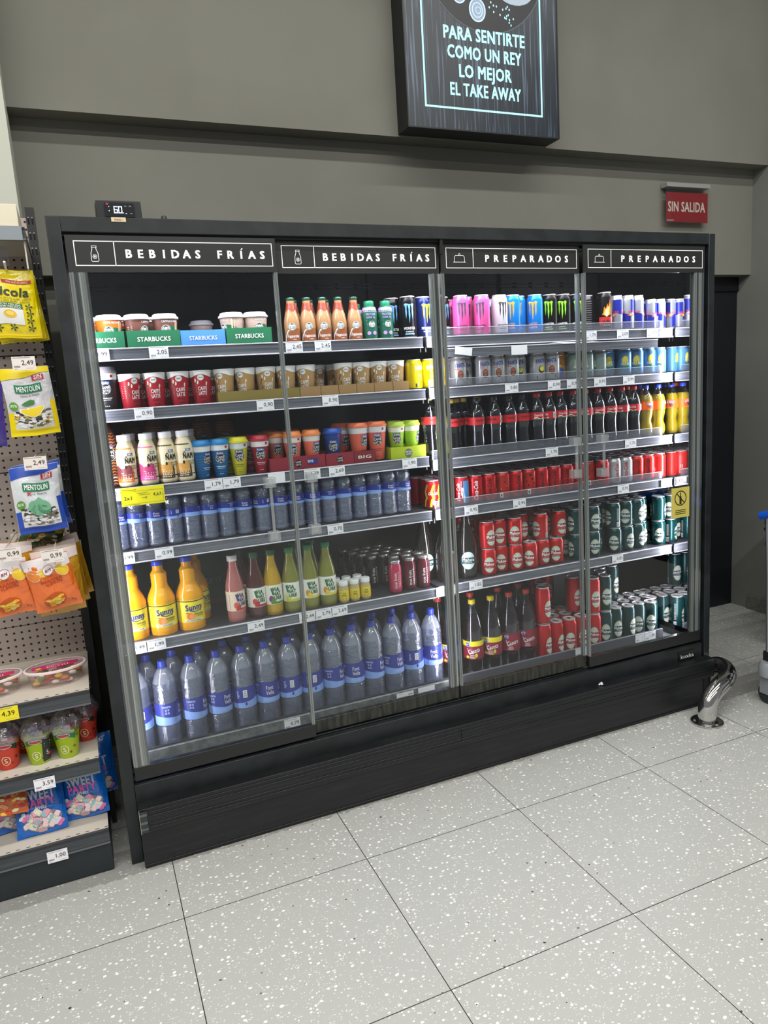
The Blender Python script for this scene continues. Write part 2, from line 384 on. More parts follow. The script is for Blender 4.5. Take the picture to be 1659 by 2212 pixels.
d = Dec().text('koxka', 2.482, .2435, .019, M('#e9e9e9', .5), w=.078, bold=.015); mb = MB(); d.onto(mb, flat(-.0078)); mb.build('lettering', nb)
# base deck with lip and ticket rail
part('base_deck', MB().box(.046, 2.505, .10, .62, .285, .305, m_deck).box(.04, 2.592, .06, .10, .285, .300, m_blackd)
     .box(.075, 1.31, .100, .112, .300, .345, m_deck).box(.075, 1.31, .112, .118, .345, .352, m_inner)
     .box(1.315, 2.44, .100, .112, .300, .352, M('#54545c', .4)), bevel=.001)
SHELF_L = [1.735, 1.540, 1.280, 1.063, .745]; SHELF_R = [1.735, 1.540, 1.262, 1.063, .748]
m_shelf = M('#3b3c42', .45, .2); m_bracket = M('#16171a', .4)
def shelf(x0, x1, z, guard=0, extra=False, rail=m_strip):
    s = part('shelf', MB().box(x0, x1, .118, .60, z-.014, z-.001, m_shelf).box(x0, x1, .118, .124, z-.03, z-.014, m_shelf).box(x0, x1, .58, .60, z-.05, z-.014, m_shelf))
    r = MB().box(x0, x1, .108, .118, z-.038, z+.001, rail).box(x0, x1, .104, .108, z-.003, z+.001, M('#c9c6d0', .3, .3)).box(x0, x1, .104, .108, z-.040, z-.036, M('#d9d6de', .35, .2))
    r.build('price_rail', s, bevel=.0008)
    for xb in (x0+.003, x1-.003): MB().box(xb-.0025, xb+.0025, .125, .60, z-.055, z-.014, m_bracket).build('bracket', s)
    if guard:
        gb = MB().box(x0+.004, x1-.05, .1185, .1205, z, z+guard, m_guard).box(x0+.004, x1-.05, .1183, .1207, z+guard-.0015, z+guard, M('#d8dae2', .2))
        gb.build('guard', s)
    return s
for z in SHELF_L: shelf(.050, 1.262, z)
for i, z in enumerate(SHELF_R): shelf(1.278, 2.498, z, guard=(.034, .034, .038, .034, 0)[i])
# second, lower rail under the top right shelf, with torn film
part('loose_rail', MB().box(1.33, 2.405, .100, .108, 1.655, 1.688, m_strip).box(1.33, 2.405, .097, .100, 1.686, 1.690, M('#cfccd6', .3)))
part('torn_film', MB().add([(1.80, .0965, 1.688), (1.86, .0965, 1.694), (1.90, .094, 1.687), (2.05, .0965, 1.693), (2.1, .0965, 1.688)], [(0, 4, 3, 2, 1)], M('#d9d4de', .3)))

# doors
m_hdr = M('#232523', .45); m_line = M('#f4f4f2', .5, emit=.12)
def door(x0, x1, y, word, left, right, icon, handles):
    dn = part('door', MB().box(x0, x1, y, y+.006, 1.955, 2.062, m_hdr), bevel=0)      # header board of the door leaf
    MB().box(x0+.002, x1-.002, y+.006, y+.011, .345, 1.958, m_glass).build('glass_pane', dn)
    rl = MB().box(x0, x1, y-.002, y+.022, .298, .347, M('#1a1c1c', .35) if y < .01 else noisy('streaked_bottom_rail', '#141615', '#34342c', 3, .4, stretch=(22, 1, 3)))
    rl.build('bottom_rail', dn, bevel=.0015)
    for side, wd in ((0, left), (1, right)):
        if not wd: continue
        a = x0 if side == 0 else x1-wd; st = MB(); n = max(2, int(wd/.006))
        for i in range(n):
            q = a+wd*i/n; st.box(q, q+wd/n*.96, y-.001 if i % 2 else y+.001, y+.018, .347, 1.955, (m_stile, m_stile2, m_stile, m_stile3, m_stile2)[(i*7) % 5])
        st.build('stile', dn)
    d = Dec(); z0, z1 = 1.973, 2.046; a, b_ = x0+.022, x1-.012; c = a+.113
    d.frame(a, z0, b_, z1, .0026, m_line); d.rect(c, z0, c+.0026, z1, m_line, 2)
    m = (a+c)/2
    if icon == 'bottle':
        zz = z0+.013; d.line([(m-.0052, zz+.040), (m-.0062, zz+.034), (m-.0100, zz+.024), (m-.0105, zz+.003), (m-.0085, zz), (m+.0085, zz), (m+.0105, zz+.003), (m+.0100, zz+.024), (m+.0062, zz+.034), (m+.0052, zz+.040)], .0016, m_line)
        d.frame(m-.0075, zz+.040, m+.0075, zz+.0455, .0013, m_line)
        for k in range(3):
            t = pi/2+k*pi/3; d.line([(m-.006*cos(t), zz+.014-.0065*sin(t)), (m+.006*cos(t), zz+.014+.0065*sin(t))], .0012, m_line)
            for sg in (1, -1):
                for dt in (.5, -.5): d.line([(m+sg*.0045*cos(t), zz+.014+sg*.0048*sin(t)), (m+sg*.0065*cos(t+dt), zz+.014+sg*.0068*sin(t+dt))], .0009, m_line)
    else:
        zz = z0+.022; d.line([(m-.026, zz), (m+.026, zz)], .0018, m_line)
        d.line([(m-.021, zz+.001), (m-.021, zz+.018), (m-.017, zz+.023), (m+.017, zz+.023), (m+.021, zz+.018), (m+.021, zz+.001)], .0018, m_line)
        d.ring(m, zz+.027, .004, .0045, .0016, m_line)
    n = len(word); u0, u1 = (c+.042, b_-.034) if icon == 'bottle' else (c+.062, b_-.05)
    for i, ch in enumerate(word):
        if ch != ' ': d.text(ch.replace('Í', 'I'), u0+(u1-u0)*i/(n-1), (z0+z1)/2, .024, m_line, bold=.095, w=None)
        if ch == 'Í': q = u0+(u1-u0)*i/(n-1); d.line([(q, (z0+z1)/2+.0145), (q+.005, (z0+z1)/2+.020)], .003, m_line)
    mb = MB(); d.onto(mb, flat(y)); mb.build('sign_print', dn)
    for hx, za, zb in handles:
        h = MB()
        for zc in (za, zb): h.box(hx-.019, hx+.019, y-.034, y, zc-.017, zc+.017, m_acryl).box(hx-.012, hx+.012, y-.026, y-.001, zc-.011, zc+.011, m_acryl)
        h.box(hx-.005, hx+.005, y-.030, y-.022, za+.017, zb-.017, m_acryl).build('handle', dn, bevel=.001)
door(.046, .686, 0.000, 'BEBIDAS FRÍAS', .052, .012, 'bottle', [(.592, 1.075, 1.262)])
door(.690, 1.303, 0.026, 'BEBIDAS FRÍAS', 0, .036, 'bottle', [(.748, 1.075, 1.262)])
door(1.310, 1.930, 0.024, 'PREPARADOS', .012, .010, 'bell', [(1.882, 1.155, 1.288)])
door(1.936, 2.574, 0.006, 'PREPARADOS', .010, .056, 'bell', [(2.006, 1.150, 1.290)])

# ---------------------------------------------------------------- price tickets
def ticket(x, y, z, price, label, wd=.062, ht=.040, blank=False, col='#f1eff4', ry=0, group='price tickets on the cabinet shelves', flip=False, tiltx=0):
    mb = MB().box(-wd/2, wd/2, -.0008, 0, -ht/2, ht/2, M(col, .5)); d = Dec()
    if not blank:
        d.text(price, wd*.16 if wd > .05 else 0, .002*(ht/.04), ht*.34, m_ink, bold=.012, al='C')
        d.text('c', wd*.44, -.006*(ht/.04), ht*.09, m_ink)
        d.bars(-wd*.42, -ht*.30, wd*.26, ht*.14, M('#55525c'), n=12); d.rect(-wd*.45, ht*.40, wd*.3, ht*.43, M('#8a8792')); d.rect(wd*.08, -ht*.38, wd*.42, -ht*.365, M('#8a8792')); d.rect(-wd*.42, -ht*.42, -wd*.3, -ht*.40, M('#8a8792'))
    if flip: d2 = Dec(); d2.p = [([(-u, -v) for u, v in vs], fs, m, ly) for vs, fs, m, ly in d.p]; d = d2
    d.onto(mb, flat(-.0008)); o = mb.build('price_ticket', None, (x, y, z)); o.rotation_euler = (tiltx, ry, 0)
    return tag(o, label, 'price ticket', group)
XL = {'L1': [(.105, '1,99'), (.29, '2,05'), (.753, '2,45'), (.86, '2,45')], 'L2': [(.221, '0,90'), (.631, '0,90'), (.873, '0,90')],
      'L3': [(.105, '2,55'), (.423, '1,79'), (.487, '1,79'), (.648, ''), (.782, '1,99'), (.878, '2,69'), (1.176, '1,90')], 'L4': [(.105, '0,99'), (.233, '0,99'), (.855, '0,70')],
      'L5': [(.107, '1,99'), (.172, '1,99'), (.523, '2,49'), (.718, '2,49'), (.783, '2,79'), (.848, '2,69')],
      'R1': [(2.045, '1,79'), (2.215, '2,09'), (2.378, '1,59')], 'R2': [(1.648, '0,80'), (1.855, '0,99'), (1.95, '0,99'), (2.091, '0,99'), (2.246, '0,99')],
      'R3': [(1.836, '1,70'), (2.255, '1,70')], 'R4': [(1.438, '0,95'), (1.668, '0,95'), (2.212, '0,95'), (2.46, '0,92')], 'R5': [(1.445, '1,82'), (2.178, '0,83')]}
RN = ['top', 'second', 'third', 'fourth', 'fifth', 'bottom']
for k, lst in XL.items():
    z = (SHELF_L if k[0] == 'L' else SHELF_R)[int(k[1])-1]
    for i, (x, p) in enumerate(lst):
        lab = 'white ticket%s, %s on %s shelf rail, %s half' % (' reading '+p if p else ' behind the clear handle', ordn(i, len(lst)), RN[int(k[1])-1], 'left' if k[0] == 'L' else 'right')
        ticket(x, .1035, z-.0185, p, lab, blank=not p)
ticket(.624, .0995, .322, '0,79', 'white price ticket reading 0,79 on the bottom deck edge below the water bottles')
ticket(1.096, .0995, .320, '1,79', 'upside-down price ticket on the bottom deck edge below the water bottles', flip=True, wd=.075)
ticket(1.192, .0995, .322, '', 'blank white ticket on the bottom deck edge left of the middle stile', blank=True, wd=.075)
ticket(1.970, .0995, .332, '1', 'white ticket cut off by the door edge on the bottom deck below red cans', wd=.07)
ticket(2.305, .0995, .332, '1', 'left one of two joined tickets on the bottom deck under green cans')
ticket(2.362, .0985, .332, '1,30', 'white price ticket reading 1,30 on the bottom deck under green cans')
ticket(1.292, .1035, .728, '', 'blank white ticket beside the middle stile on the fifth shelf rail', blank=True)
ticket(1.429, .0945, 1.676, '', 'tilted blank ticket hanging from the loose rail behind the third door, left one', blank=True, wd=.075, ht=.03, ry=radians(8))
ticket(1.684, .0945, 1.671, '', 'blank white ticket on the loose rail behind the third door, right one', blank=True, wd=.075, ht=.038)
# yellow 2x1 promotion card
mb = MB().box(-.070, .070, -.0012, 0, -.030, .030, M('#f2e51a', .4)); d = Dec()
d.frame(-.066, -.024, .066, .018, .0007, M('#6b6318')); d.text('2x1', -.049, -.004, .013, m_ink, bold=.02); d.text('4,67', .046, .002, .011, m_ink, bold=.02); d.text('c', .063, .0, .006, m_ink)
d.line([(-.006, -.006), (.012, -.006)], .0012, m_ink); d.line([(.007, -.002), (.012, -.006), (.007, -.010)], .0012, m_ink); d.text('Comprando 2', -.002, .010, .004, m_ink); d.rect(-.012, .003, .024, .0042, M('#4b4714')); d.rect(-.064, .022, -.02, .0235, M('#4b4714')); d.rect(-.062, -.0275, -.01, -.0265, M('#4b4714'))
d.onto(mb, flat(-.0012)); o = mb.build('promotion_card', None, (.186, .100, 1.250)); tag(o, 'yellow 2x1 promotion card clipped to the third shelf rail at the far left', 'promotion card')
# yellow warning sticker on the last door
mb = MB().box(-.052, .052, -.0004, 0, -.068, .068, M('#c9bb5a', .5)); d = Dec(); d.ring(0, .020, .034, .034, .004, m_ink); d.line([(-.024, .044), (.024, -.004)], .004, m_ink, 3)
d.poly([(-.006, -.008), (.006, -.008), (.006, .022), (.0025, .032), (.0025, .046), (-.0025, .046), (-.0025, .032), (-.006, .022)], M('#2e2b1c'))
for k in range(3): d.rect(-.03, -.036-.008*k, .03, -.033-.008*k, m_ink)
d.onto(mb, flat(-.0004)); o = mb.build('warning_sticker', None, (2.446, .004, .967)); tag(o, 'yellow sticker with a crossed-out bottle in a circle on the last glass door', 'sticker')

# ---------------------------------------------------------------- products
def can_profile(r, h):
    return [(r*.78, 0), (r*.80, .002), (r*.97, h*.045), (r, h*.07), (r, h*.86), (r*.985, h*.89), (r*.86, h*.955), (r*.84, h*.975)]
def can(r, h, col, art, metal=.55, rough=.32, top=None):
    e = proto('drink_can'); pf = can_profile(r, h); mb = MB()
    body = M(col, rough, metal) if isinstance(col, str) else col
    pp = [(a, b, m_silver) if b < h*.03 else (a, b) for a, b in pf]
    mb.lathe(pp, body, 26); d = Dec(); art(d, r, h); d.onto(mb, wrap(pf, r)); mb.build('body', e, sharp=50)
    t = MB(); t.lathe([(r*.84, h*.972), (r*.865, h*.985), (r*.86, h), (r*.80, h), (r*.77, h*.985), (r*.0, h*.985)], top or m_lid, 26)
    t.build('lid', e)
    tb = MB().box(-.0075, .0075, -.004, .016, h*.985, h*.985+.0016, m_silver).box(-.004, .004, -.014, -.005, h*.985, h*.985+.0007, M('#6d6a68', .5))
    tb.build('pull_tab', e)
    return e
def bottle(name, prof, mat, cap, label=None, liquid=None, n=26, neck=True):
    """cap=(r,z0,z1,mat[,ring]); label=(z0,z1,mat,art,R); liquid=(zmax, mat)"""
    e = proto(name); MB().lathe(prof, mat, n).build('body', e, sharp=55)
    if liquid:
        zt, lm = liquid; lp = [(max(r-.0012, .001), z+.001) for r, z in prof if z < zt]; lp.append((max(interp(prof, zt)-.0012, .001), zt)); MB().lathe(lp, lm, n).build('drink', e, sharp=55)
    r, z0, z1, cm = cap[:4]; c = MB().lathe([(r*.98, z0), (r, z0+.001), (r, z1-.002), (r*.93, z1)], cm, 22)
    for i in range(22):
        a = 2*pi*i/22; c.box(-.0005, .0005, -.0005, .0005, 0, 0, cm) if False else None
    c.build('cap', e)
    if label:
        z0, z1, lm, art = label[:4]; th = label[4] if len(label) > 4 else None
        seg = 6; lp = [(interp(prof, z0+(z1-z0)*i/seg)+.0006, z0+(z1-z0)*i/seg) for i in range(seg+1)]
        lb = MB().lathe(lp, lm, n, caps=False); R = lp[3][0]; d = Dec(); art(d, R, z0, z1); d.onto(lb, wrap([(a+.0002, b) for a, b in lp], R)); lb.build('label', e)
    return e
def cup(name, r0, r1, h, col, lidm, art, lid_h=.014, rim=1.06, lid=True, dome=False, base=None):
    e = proto(name); pf = [(r0*.96, 0), (r0, .002), (r1, h)]
    mb = MB().lathe(pf, M(col, .45), 28)
    d = Dec(); art(d, (r0+r1)/2, h, r0, r1); d.onto(mb, wrap(pf, (r0+r1)/2)); mb.build('body', e)
    if lid:
        lp = [(r1*1.0, h-.004), (r1*rim, h-.003), (r1*rim, h+.003), (r1*.98, h+.006), (r1*.93, h+lid_h-.002), (r1*.88, h+lid_h), (r1*.80, h+lid_h), (r1*.78, h+lid_h-.004), (0, h+lid_h-.004)]
        MB().lathe(lp, lidm, 28).build('lid', e)
    else: MB().lathe([(r1*1.0, h-.003), (r1*1.05, h-.001), (r1*1.05, h+.001), (r1*.95, h+.002), (0, h+.0015)], lidm, 28).build('foil_lid', e)
    return e
Wh = M('#f3f1f2', .5, coat=.2); m_lidw = M('#efe9f4', .4); Bk = M('#17171a', .4)
def fan(x, extra=0.): return -math.atan2(x-.016, 2.62)+extra
rnd = random.Random(3)

# --- coffee chain cups (top left)
def sb_emblem(d, u, v, r, green='#0e6b46'):
    g = M(green, .5); d.ell(u, v, r, r, Wh, 2); d.ring(u, v, r*.93, r*.93, r*.10, g, 3); k = M('#27313a', .5)
    d.poly([(u-r*.5, v+r*.35), (u-r*.3, v+r*.7), (u, v+r*.85), (u+r*.3, v+r*.7), (u+r*.5, v+r*.35), (u+r*.2, v+r*.5), (u, v+r*.62), (u-r*.2, v+r*.5)], k, 3)
    for s in (-1, 1):
        for q in (.25, .42, .6): d.line([(u+s*r*q, v+r*.25), (u+s*r*(q+.06), v-r*.2), (u+s*r*(q-.12), v-r*.62)], r*.09, k, 3)
    d.line([(u, v+r*.1), (u, v-r*.6)], r*.1, k, 3)
def sb_art(top, name):
    def art(d, R, h, r0, r1):
        g = M('#12704a', .45); n = 22
        d.strip([(R*(-pi+2*pi*i/n), .001, h*(.62+.10*sin(i*2*pi/n*2+.6))) for i in range(n+1)], g, 1)
        d.text(name, .012 if len(name) > 9 else 0, h*.88, h*.070, Wh, bold=.03, w=.048)
        sb_emblem(d, 0, h*.60, .0155)
        d.rect(.031, h*.1, .036, h*.93, M('#f0c8a8', .5), 2); d.rect(.040, h*.1, .043, h*.9, M('#e9c2a2', .5), 2)
        for k in range(7): d.rect(-.058, h*(.35+.06*k), -.040, h*(.37+.06*k), M('#c9b9aa', .5), 2)
    return art
P = {}
P['sb_or'] = cup('coffee_cup', .031, .042, .098, '#e07a1f', m_lidw, sb_art(0, 'CARAMEL MACCHIATO'), rim=1.09)
P['sb_br'] = cup('coffee_cup', .031, .042, .098, '#7d4f45', m_lidw, sb_art(0, 'CAPPUCCINO'), rim=1.09)
P['sb_lt'] = cup('coffee_cup', .031, .042, .098, '#cdb3a6', m_lidw, sb_art(0, 'CAFFE LATTE'), rim=1.09)
zt = SHELF_L[0]
for k, x, y, ex, lab in [('sb_or', .0935, .262, .1, 'white-lidded coffee cup with orange top band, half behind the left stile'), ('sb_or', .150, .19, -.05, 'white-lidded coffee cup with orange top band standing in full view on the top shelf'),
                     ('sb_or', .187, .276, .4, 'white-lidded orange coffee cup behind the full-view orange one'),
                     ('sb_br', .238, .19, .7, 'brown cappuccino cup with white lid, left one of the front pair on the top shelf'), ('sb_br', .330, .19, .05, 'brown cappuccino cup with white lid, right one of the front pair on the top shelf'),
                     ('sb_br', .222, .285, .2, 'brown coffee cup behind the left cappuccino cup'), ('sb_br', .312, .285, .2, 'brown coffee cup behind and between the two cappuccino cups'),
                     ('sb_lt', .492, .44, .2, 'lone pale coffee cup far back on the top shelf behind the blue tray'), ('sb_lt', .558, .19, -.9, 'pale coffee cup with barcode side out in the right green tray'), ('sb_lt', .642, .19, .35, 'pale coffee cup with emblem side out in the right green tray'),
                     ('sb_lt', .622, .285, .3, 'pale coffee cup behind the pair in the right green tray')]:
    put(P[k], x, y, zt, fan(x, ex), lab, 'coffee cup', 'coffee cups on the top shelf')
def tray(x0, x1, y0, y1, h, col, txt, tcol, z, label, art=None, inner='#b09468', name='carton_tray', grp=None):
    m = M(col, .6); cx = (x0+x1)/2; w2 = (x1-x0)/2; mb = MB()
    t = .0012
    mb.box(-w2, w2, 0, t, 0, h, m).box(-w2, w2, y1-y0-t, y1-y0, 0, h, m).box(-w2, -w2+t, t, y1-y0-t, 0, h, m).box(w2-t, w2, t, y1-y0-t, 0, h, m).box(-w2+t, w2-t, t, y1-y0-t, 0, t, M(inner, .8))
    d = Dec()
    if txt: d.text(txt, .0, h*.5, h*.26, M(tcol, .5), bold=.05, w=w2*1.25)
    if art: art(d, w2, h)
    d.onto(mb, flat(0)); o = mb.build(name, None, (cx, y0, z)); return tag(o, label, 'carton tray', grp)
tray(.052, .190, .133, .34, .056, '#0f6b45', 'TARBUCKS', '#f2f2ee', zt, 'dark green printed tray cut off by the left stile on the top shelf')
tray(.198, .368, .133, .34, .056, '#0f6b45', 'STARBUCKS', '#f2f2ee', zt, 'dark green printed tray holding two brown cappuccino cups')
tray(.370, .520, .135, .34, .053, '#4b8fd8', 'STARBUCKS', '#d6dcf0', zt, 'empty light blue printed tray on the top shelf')
tray(.524, .684, .133, .34, .056, '#0f6b45', 'STARBUCKS', '#f2f2ee', zt, 'dark green printed tray holding pale coffee cups')
# --- glass coffee bottles
def frap_art(d, R, z0, z1):
    br = M('#8a4a1e', .45); n = 16
    d.strip([(-.030+.062*i/n, z0+.002, z0+.012+.034*sin(min(i/n*1.25, 1)*pi/2)) for i in range(n+1)], br, 1)
    d.line([(-.028, z0+.004), (-.024, z0+.020), (-.014, z0+.038), (.004, z0+.050)], .0035, Wh, 2)
    d.text('Frappuccino', .004, z0+.020, .011, Wh, shear=.3, bold=.03, w=.044); d.text('coffee', .008, z0+.008, .004, Wh)
    sb_emblem(d, .002, z0+.052, .0135)
fp = [(.026, 0), (.0285, .003), (.0285, .062), (.0278, .075), (.0235, .098), (.0165, .122), (.0145, .135), (.0140, .150)]
e = bottle('glass_coffee_bottle', fp, M('#a47c55', .18, coat=.6), (.0158, .148, .158, M('#27503f', .35, .5)), None)
lb = MB(); d = Dec(); frap_art(d, .0285, .003, .07); d.strip([(.024*(-pi+2*pi*i/24), .112+.004*sin(i*.8), .138) for i in range(25)], M('#86351f', .35), 1)
d.text('coffee drink', 0, .124, .006, Wh, w=.02, layer=3); d.onto(lb, wrap(fp, .0285)); lb.build('label', e); P['frap'] = e
fx = [.769, .829, .889, .950, 1.011]
for i, x in enumerate(fx): put(P['frap'], x, .165, zt, fan(x, rnd.uniform(-.15, .3)), 'creamy brown glass coffee bottle, %s of the five in front' % ordn(i, 5), 'bottle', 'glass coffee bottles on the top shelf')
for i, x in enumerate([.800, .862, .925]): put(P['frap'], x, .235, zt, fan(x, .2), 'creamy brown glass coffee bottle behind the front row, %s of three' % ordn(i, 3), 'bottle', 'glass coffee bottles on the top shelf')
pp = [(.024, 0), (.0275, .004), (.029, .03), (.0265, .055), (.029, .085), (.0285, .105), (.022, .122), (.0165, .126)]
def prot_art(d, R, z0, z1):
    l = M('#b58fd8', .45); d.rect(-.085, z1-.016, .085, z1, l, 1, n=20)
    d.text('PROTEIN', .003, z0+.088, .008, l, bold=.03, w=.032); d.text('DRINK 20g', .003, z0+.077, .007, l, bold=.03, w=.032)
    d.poly([(-.04, z0+.058), (-.012, z0+.064), (-.012, z0+.068), (-.04, z0+.070)], l); d.poly([(-.04, z0+.048), (-.010, z0+.055), (-.012, z0+.050), (-.04, z0+.036)], l)
    sb_emblem(d, .006, z0+.052, .012); d.ell(-.006, z0+.020, .007, .007, l, 2); d.ell(.014, z0+.020, .007, .007, l, 2)
P['prot'] = bottle('protein_drink_bottle', pp, M('#155a40', .35), (.019, .124, .142, M('#17805a', .4)), (.004, .118, M('#155a40', .35), prot_art))
for x, y, lab in [(1.072, .165, 'green and lilac protein bottle, left one in front'), (1.138, .165, 'green and lilac protein bottle, right one in front'), (1.050, .25, 'green capped protein bottle half hidden behind the left green one')]:
    put(P['prot'], x, y, zt, fan(x, .1), lab, 'bottle', 'protein bottles on the top shelf')
# --- tall energy cans
def claw(d, m, u, v, s):
    n0 = len(d.p)
    for k, (du, ln) in enumerate(((-.0095, .75), (0, 1.0), (.0095, .8))):
        d.poly([(u+du-.004, v), (u+du+.0045, v+.002*(k != 1)), (u+du+.0028, v-.022*s*ln), (u+du+.0036, v-.034*s*ln), (u+du+.0006, v-.062*s*ln), (u+du-.0012, v-.036*s*ln), (u+du-.001, v-.014*s*ln)], m, 2)
    d.poly([(u-.015, v-.002), (u-.010, v+.003), (u+.010, v+.003), (u+.016, v-.003), (u+.006, v-.003), (u, v+.001), (u-.006, v-.003)], m, 2)
    for q in range(n0, len(d.p)): vs, fs, mm, ly = d.p[q]; d.p[q] = ([(u+(a-u)*1.3, v+(b-v)*1.15) for a, b in vs], fs, mm, ly)
def mon_art(cc, tc, word='MONSTER', word2='ENERGY', juiced=False, bar=None):
    def art(d, r, h):
        claw(d, M(cc, .35, .3), 0, h*.80, 1.0)
        if juiced: d.text('JUICED', 0, h*.255, .0095, M('#e8922c', .4), bold=.04, w=.036); d.text('MONSTER', 0, h*.165, .0075, M(tc, .4), bold=.03, w=.036)
        else: d.text(word, 0, h*.235, .0095, M(tc, .4), bold=.03, w=.044); d.text(word2, 0, h*.155, .0045, M(tc, .4), w=.030)
        if bar: d.rect(-.018, h*.085, .018, h*.118, M(bar, .4), 2, n=4)
        for k in range(9): d.rect(.045, h*(.3+.05*k), .066, h*(.312+.05*k), M(tc, .4), 1)
    return art
P['mblue'] = can(.0325, .157, '#0d0e11', mon_art('#69a7de', '#f0f0f0', bar='#7fb2de')); P['mray'] = can(.0325, .157, '#17245f', mon_art('#cfd92d', '#e9e9f2'))
P['mpink'] = can(.0325, .157, '#e85aa4', mon_art('#4c4a50', '#4a2a3c'), metal=.3); P['mwhite'] = can(.0325, .157, '#ded6e2', mon_art('#47474d', '#2b2b30'), metal=.3)
P['mjui'] = can(.0325, .157, '#1380d6', mon_art('#eb9c33', '#e9c9d9', juiced=True), metal=.35); P['mgrn'] = can(.0325, .157, '#0d0f0e', mon_art('#86d62c', '#f2f2f2', bar='#6fae33'))
def burn_art(d, r, h):
    d.rect(-.034, .008, .034, h*.36, M('#b3241f', .4), 1, n=8)
    for m, s, ly in ((M('#e0651b', .4), 1, 2), (M('#f3a52e', .4), .72, 3), (M('#f7e2a0', .4), .42, 4)):
        d.poly([(-.019*s, h*.42), (0, h*.36), (.019*s, h*.42), (.021*s, h*.55), (.014*s, h*(.5+.32*s)), (.010*s, h*.56), (.003, h*(.45+.25*s)), (-.004*s, h*.56), (-.010*s, h*(.45+.18*s)), (-.014*s, h*.50)], m, ly)
    d.text('BURN', 0, h*.24, .014, m_ink, bold=.03, w=.034); d.text('ENERGY DRINK', 0, h*.15, .004, Wh, w=.028)
P['burn'] = can(.0325, .162, '#131113', burn_art); P['dark'] = can(.0325, .157, '#2b2a2d', lambda d, r, h: [d.rect(-.02, h*(.1+.06*k), .02, h*(.115+.06*k), M('#77757a', .4), 1, n=4) for k in range(13)])
def rb_art(d, r, h):
    b = M('#26309c', .3, .5)
    for k in range(4):
        u0 = -pi*r+k*pi*r/2; z = (.07, .48) if k % 2 else (.48, .88)
        sl = .08; d.strip([(u0+pi*r/2*i/6, h*(z[0] if z[0] < .1 else z[0]-sl*(i/6-.5)), h*(z[1] if z[1] > .8 else z[1]-sl*(i/6-.5))) for i in range(7)], b, 1)
    for u in (-pi*r/2, 0, pi*r/2): d.text('Red Bull', u+.006, h*.53, h*.065, M('#cf2f4f', .4), bold=.03, w=.030, layer=3)
    d.ell(0, h*.44, .006, .004, M('#e8b92c', .4), 3); d.ell(-.008, h*.43, .006, .003, M('#cf2f4f', .4), 3); d.ell(.008, h*.43, .006, .003, M('#cf2f4f', .4), 3)
P['rb'] = can(.0285, .148, '#b9bcc6', rb_art, metal=.7); P['rbs'] = can(.0265, .130, '#b9bcc6', rb_art, metal=.7, rough=.25)
L1 = []; gC = 'tall cans on the top shelf'
for k, x, y, ex, lab in [('mblue', 1.186, .215, .2, 'black can with blue claw mark half behind another right of the green bottles'), ('mblue', 1.232, .165, .15, 'black can with blue claw mark right of the green protein bottles'), ('mray', 1.305, .185, .5, 'navy can with yellow claw mark left of the middle stile'),
        ('mblue', 1.395, .20, .5, 'black can with blue claw mark just right of the middle stile'), ('mpink', 1.460, .160, .15, 'pink can with grey claw mark, nearest the middle stile'), ('mpink', 1.512, .215, .15, 'pink can pushed back between two other pink ones'), ('mpink', 1.550, .150, -.25, 'pink can, right one of the front pair'),
        ('mwhite', 1.598, .235, .1, 'white can pushed back right of the pink ones'), ('mwhite', 1.638, .160, .45, 'white can with grey claw mark in front'), ('mjui', 1.703, .165, -.3, 'bright blue can with orange claw mark, left one of three'), ('mjui', 1.757, .206, -.1, 'bright blue can with orange claw mark, middle and set back'), ('mjui', 1.812, .165, -.3, 'bright blue can with orange claw mark, right one of three'),
        ('mgrn', 1.884, .165, -.15, 'black can with green claw mark, left one of three'), ('mgrn', 1.952, .165, -.1, 'black can with green claw mark, middle one of three'), ('mgrn', 2.020, .165, .25, 'black can with green claw mark, right one of three'),
        ('dark', 2.115, .22, .2, 'dark grey can behind the black can with a flame'), ('burn', 2.165, .160, .3, 'black and red can with an orange flame on the top shelf')]:
    put(P[k], x, y, zt, fan(x, ex), lab, 'drink can', gC)
for i, (x, y, a) in enumerate([(2.232, .165, -.4), (2.294, .165, .5), (2.354, .17, 1.2)]): put(P['rb'], x, y, zt, fan(x, a), 'larger blue and silver can, %s of three beside the flame can' % ordn(i, 3), 'drink can', gC)
for i, (x, y, a) in enumerate([(2.400, .235, .1), (2.424, .165, .7), (2.476, .165, 1.4), (2.462, .235, .6)]): put(P['rbs'], x, y, zt, fan(x, a), 'small slim blue and silver can, %s by the right wall' % ('back left', 'front left', 'front right', 'back right')[i], 'drink can', gC)
for i, (k, x) in enumerate([('mpink', 1.487), ('mwhite', 1.67), ('mjui', 1.73), ('mgrn', 1.918), ('mgrn', 1.986)]): put(P[k], x, .30, zt, fan(x, .3), '%s can in the back row of the top shelf behind its like' % ('pink', 'white', 'bright blue', 'black green-clawed left', 'black green-clawed right')[i], 'drink can', gC)

